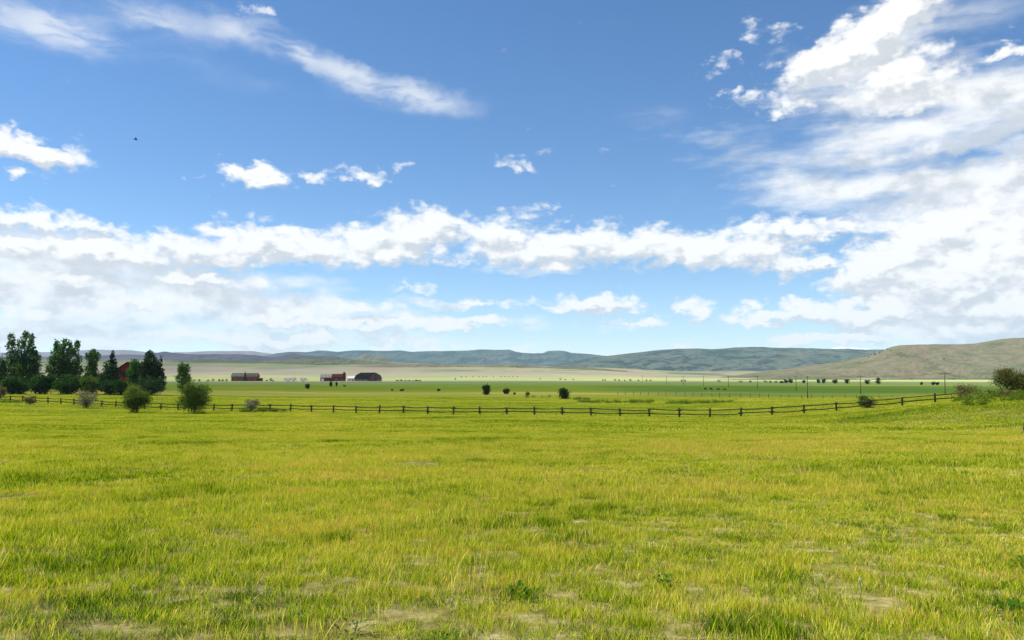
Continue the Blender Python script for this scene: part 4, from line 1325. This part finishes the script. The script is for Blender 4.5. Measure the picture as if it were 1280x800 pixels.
# black roofed barn, gable turned to the right
bb = tag(empty('gambrel_barn', site(461, 885), R(-42)), 'big barn with black roof, its grey boarded gable turned right', 'barn')
prof = [(-8.5, -.5), (-8.5, 3.4), (-6.2, 6.6), (0, 9.3), (6.2, 6.6), (8.5, 3.4), (8.5, -.5)]     # across y, up z
n = len(prof)
MB().poly([(-13, y, z) for y, z in prof] + [(13, y, z) for y, z in prof], [tuple(range(n)), tuple(reversed(range(n, 2 * n)))] + [(i, i + n, (i + 1) % n + n, (i + 1) % n) for i in (0, 5)]).build('wall', M_grey, bb)
up = [(-9.1, 2.9), (-6.4, 6.8), (0, 9.6), (6.4, 6.8), (9.1, 2.9)]
dn = [(y, z - .25) for y, z in up]
k = len(up)
ring_ = up + dn[::-1]
MB().poly([(-13.6, y, z) for y, z in ring_] + [(13.6, y, z) for y, z in ring_], [tuple(range(2 * k)), tuple(reversed(range(2 * k, 4 * k)))] + [(i, i + 2 * k, (i + 1) % (2 * k) + 2 * k, (i + 1) % (2 * k)) for i in range(2 * k)]).build('roof', M_roofdk, bb)
MB().box(13.0, 13.1, -2.0, 2.0, 0, 3.6).build('door', M_dkred, bb)
MB().box(13.0, 13.1, -.9, .9, 5.4, 6.9).build('loft_door', M_roofdk, bb)


def trailer(px, d, length, h, label):
    root = tag(empty('white_trailer', site(px, d), R(4)), label, 'trailer', 'white trailers by the farm')
    w = 1.25
    prof = [(-length / 2, .7), (-length / 2 + .2, h - .3), (-length / 2 + .6, h), (length / 2 - .5, h), (length / 2, h - .7), (length / 2 - .3, .7)]
    k = len(prof)
    MB().poly([(x, -w, z) for x, z in prof] + [(x, w, z) for x, z in prof], [tuple(reversed(range(k))), tuple(range(k, 2 * k))] + [(i, (i + 1) % k, (i + 1) % k + k, i + k) for i in range(k)]).build('body', M_white, root)
    for q in (-1.0, .2):
        MB().tube([(q, -w - .02, .42), (q, -w + .25, .42)], .42, 12).build('wheel', M_black, root)
        MB().tube([(q, w - .25, .42), (q, w + .02, .42)], .42, 12).build('wheel', M_black, root)
    for q in (-length * .3, length * .25):
        MB().box(q - .5, q + .5, -w - .03, -w + .02, h * .55, h * .8).build('window', M_glassp, root)
    MB().tube([(length / 2 - .3, 0, .6), (length / 2 + 1.2, 0, .5)], .07, 6).build('hitch', M_black, root)


trailer(362, 880, 9.5, 3.4, 'longer white trailer parked left of the red barn')
trailer(369, 905, 5.0, 4.0, 'tall short white trailer just behind the longer one')
trailer(381, 885, 7.5, 3.6, 'white trailer nearest to the red barn')


# corral in front of the barns
cr = tag(empty('corral_fence', site(452, 872)), 'pale board corral fence in front of the two barns', 'fence')
M_pale = plain('pale_boards', (.42, .33, .30), .2, .6)
for k in range(15):
    MB().box(-.12, .12, -.12, .12, -.3, 1.7).build('post', M_pale, cr, loc=(-24 + 3.4 * k, 1.5 * math.sin(k), 0))
for k in range(14):
    a, b = (-24 + 3.4 * k, 1.5 * math.sin(k)), (-24 + 3.4 * (k + 1), 1.5 * math.sin(k + 1))
    for zz in (.55, 1.3):
        MB().tube([(0, 0, zz), (b[0] - a[0], b[1] - a[1], zz)], .1, 4).build('board', M_pale, cr, loc=(a[0], a[1], 0))


# ------------------------------------------------------------------ bank weeds, broad leaved plants, flowers, stump, bird
def weed_patch(name, w, h, n, mat, seed, size):
    g = np.random.default_rng(seed)
    V, F, T = leaves([((0, 0, h * .45), (w, w, h * .55))], n, size, g, hollow=.05)
    V[:, 2] = np.maximum(V[:, 2], -.03)
    o = leaf_obj(name, V, F, T, mat)
    col.objects.unlink(o)
    return o


wp = [weed_patch('weed_tuft_%d' % i, .55, .5 + .1 * i, 130, L_weed, 700 + i, .11) for i in range(4)]
WP = []
g1 = np.random.default_rng(15)
def strew(px0, px1, d0, d1, n):
    for k in range(n):
        d = g1.uniform(d0, d1)
        px = g1.uniform(px0, px1)
        x = bearing_x(px, d)
        WP.append((x, d, float(ground_z(x, d)), g1.uniform(.6, 1.3)))
strew(1192, 1300, 80, 92, 230)
strew(1205, 1300, 74, 82, 60)
strew(722, 740, 172, 182, 26)
strew(735, 815, 168, 178, 70)
strew(830, 912, 160, 168, 70)
strew(655, 690, 215, 222, 10)
strew(715, 735, 196, 204, 20)
strew(300, 345, 126, 128, 26)
strew(245, 262, 120, 121.5, 8)
strew(345, 360, 127, 128, 8)
strew(2, 30, 152, 156, 20)
for fx, fy in fence_points(1.1):
    if g1.random() < .6:
        fy2 = fy + g1.normal(0, .3)
        WP.append((fx, fy2, float(ground_z(fx, fy2)), g1.uniform(.2, .5)))
WP = np.array(WP)
instancer('green_weeds', 'bright green leafy weeds on the bank and along the ditch', WP[:, :3], slope_turn(WP[:, 0], WP[:, 1], g1.uniform(0, 6.28, len(WP))), np.repeat(WP[:, 3:4], 3, 1) * (1, 1, .9), g1.integers(0, 4, len(WP)), wp)

L_broad = leaf('broad_weed_leaf', (.016, .055, .008), (.040, .110, .012), (.08, .16, .02), scale=6)


def broad_plant(label, px, py_d, r, n, seed):
    g = np.random.default_rng(seed)
    x = bearing_x(px, py_d)
    root = tag(empty('leafy_weed', (x, py_d, float(ground_z(x, py_d)))), label, 'plant', 'broad leaved weeds in the grass')
    for k in range(int(n * 2.6)):
        a = k * 2.4 + g.uniform(-.4, .4)
        up = g.uniform(.25, 1.1)
        ln = r * g.uniform(.18, .5)
        w = ln * g.uniform(.12, .2)
        u = np.array([math.cos(a), math.sin(a), 0])
        s = np.array([-math.sin(a), math.cos(a), 0])
        b0 = u * r * g.uniform(0, .85) ** 1.3 + (0, 0, g.uniform(.0, .09))
        ps = []
        for t, ww in ((0, .15), (.3, .9), (.6, 1.0), (.85, .55), (1.0, .0)):
            c = b0 + u * ln * t * math.cos(up) + np.array([0, 0, ln * (math.sin(up) * t - .35 * t * t)])
            ps += [c - s * w * ww + (0, 0, .12 * w * ww), c, c + s * w * ww + (0, 0, .12 * w * ww)]
        F = []
        for q in range(4):
            for e in range(2):
                F.append((q * 3 + e, q * 3 + e + 1, q * 3 + e + 4, q * 3 + e + 3))
        o = mesh_obj('leaf', ps, F, L_broad, root, smooth=True)
        at = o.data.attributes.new('tone', 'FLOAT', 'POINT')
        at.data.foreach_set('value', np.full(len(ps), g.uniform(.2, .8), dtype=np.float32))


broad_plant('dark broad leaved weed in the foreground grass, near the middle', 646, 7.3, .24, 15, 81)
broad_plant('dark broad leaved weed right of the middle one', 826, 7.75, .22, 13, 82)
broad_plant('dark leafy weed low in the bottom right corner', 1246, 6.75, .26, 16, 83)
broad_plant('dark leafy weed at the right edge above the corner one', 1282, 8.6, .30, 16, 84)
broad_plant('small dark weed near the bottom, left of the middle', 448, 6.1, .17, 12, 85)
broad_plant('small dark weed at the bottom edge, just left of the middle', 560, 5.85, .18, 12, 86)
broad_plant('small dark weed on the left side of the foreground', 132, 8.7, .18, 11, 87)
broad_plant('dark weed in the right half, below the straw coloured strip', 1108, 15.2, .26, 12, 88)

M_fluff = plain('seed_fluff', (.72, .70, .62), .08, 40.0, .9)
M_gstem = plain('green_stem', (.10, .16, .03), .2, 10.0)


def dandelion(label, px, d, h):
    x = bearing_x(px, d)
    root = tag(empty('seed_head_flower', (x, d, float(ground_z(x, d)))), label, 'flower', 'pale seed heads in the grass')
    MB().tube([(0, 0, -.02), (.01, 0, h * .5), (.005, .01, h)], [.004, .003, .003], 5).build('stem', M_gstem, root)
    b = MB()
    c = Vector((.005, .01, h + .008))
    g = random.Random(px)
    for k in range(60):
        v = Vector((g.gauss(0, 1), g.gauss(0, 1), g.gauss(0, 1))).normalized()
        s = v.orthogonal().normalized() * .004
        t = v.cross(s)
        p = c + v * .011
        b.poly([c, p - s, p + v * .005, p + s], [(0, 1, 2, 3)]).poly([c, p - t, p + v * .005, p + t], [(0, 1, 2, 3)])
    b.build('seed_head', M_fluff, root)


dandelion('white seed head in the grass of the right half', 1111, 9.6, .19)
dandelion('white seed head near the bottom right, above the dry stalks', 1065, 7.2, .17)
dandelion('white seed head low on the left side', 177, 6.9, .16)
dandelion('small white seed head at the far right', 1243, 9.4, .19)

# stump of a post at the right edge
sx, sd = bearing_x(1277, 46), 46.0
st = tag(empty('fence_stump', (sx, sd, float(ground_z(sx, sd)))), 'weathered stump of a post cut by the right edge', 'stump')
MB().tube([(0, 0, -.2), (.02, 0, .35), (.05, 0, .62), (.06, .01, .72)], [.22, .20, .17, .10], 9).build('post', M_post, st)
MB().tube([(-.25, -.1, -.1), (-.2, -.05, .1), (-.12, 0, .22)], [.16, .14, .05], 7).build('root_flare', M_grey, st)

# a bird high on the left
az_, el_ = look(169.5, 174.5)
bd = 70.0
bx, by, bz = bd * math.sin(R(az_)) * math.cos(R(el_)), bd * math.cos(R(az_)) * math.cos(R(el_)), EYE + bd * math.sin(R(el_))
M_bird = plain('dark_feathers', (.02, .018, .016), .2, 8.0)
bird = tag(empty('bird', (bx, by, bz), R(35)), 'small dark bird flying high in the blue sky on the left', 'bird')
MB().tube([(-.14, 0, .0), (-.09, 0, .015), (-.01, 0, .0), (.07, 0, .0), (.11, 0, .018), (.135, 0, .02), (.16, 0, .012)], [.008, .03, .04, .034, .024, .02, .004], 8).build('body', M_bird, bird, smooth=True)
for s in (-1, 1):
    MB().poly([(.06, s * .02, .01), (-.04, s * .02, .01), (-.05, s * .14, .09), (.04, s * .14, .09), (-.08, s * .29, .10), (-.02, s * .27, .11), (.06, s * .02, .018), (-.04, s * .02, .018), (-.05, s * .14, .098), (.04, s * .14, .098)],
              [(0, 1, 2, 3), (3, 2, 4, 5), (6, 9, 8, 7), (9, 5, 4, 8), (0, 3, 9, 6), (1, 7, 8, 2)]).build('wing', M_bird, bird)
MB().poly([(-.12, -.015, 0), (-.12, .015, 0), (-.24, .04, .0), (-.24, -.04, .0), (-.12, -.015, .01), (-.12, .015, .01), (-.24, .04, .006), (-.24, -.04, .006)], [(3, 2, 1, 0), (4, 5, 6, 7), (0, 1, 5, 4), (1, 2, 6, 5), (2, 3, 7, 6), (3, 0, 4, 7)]).build('tail', M_bird, bird)
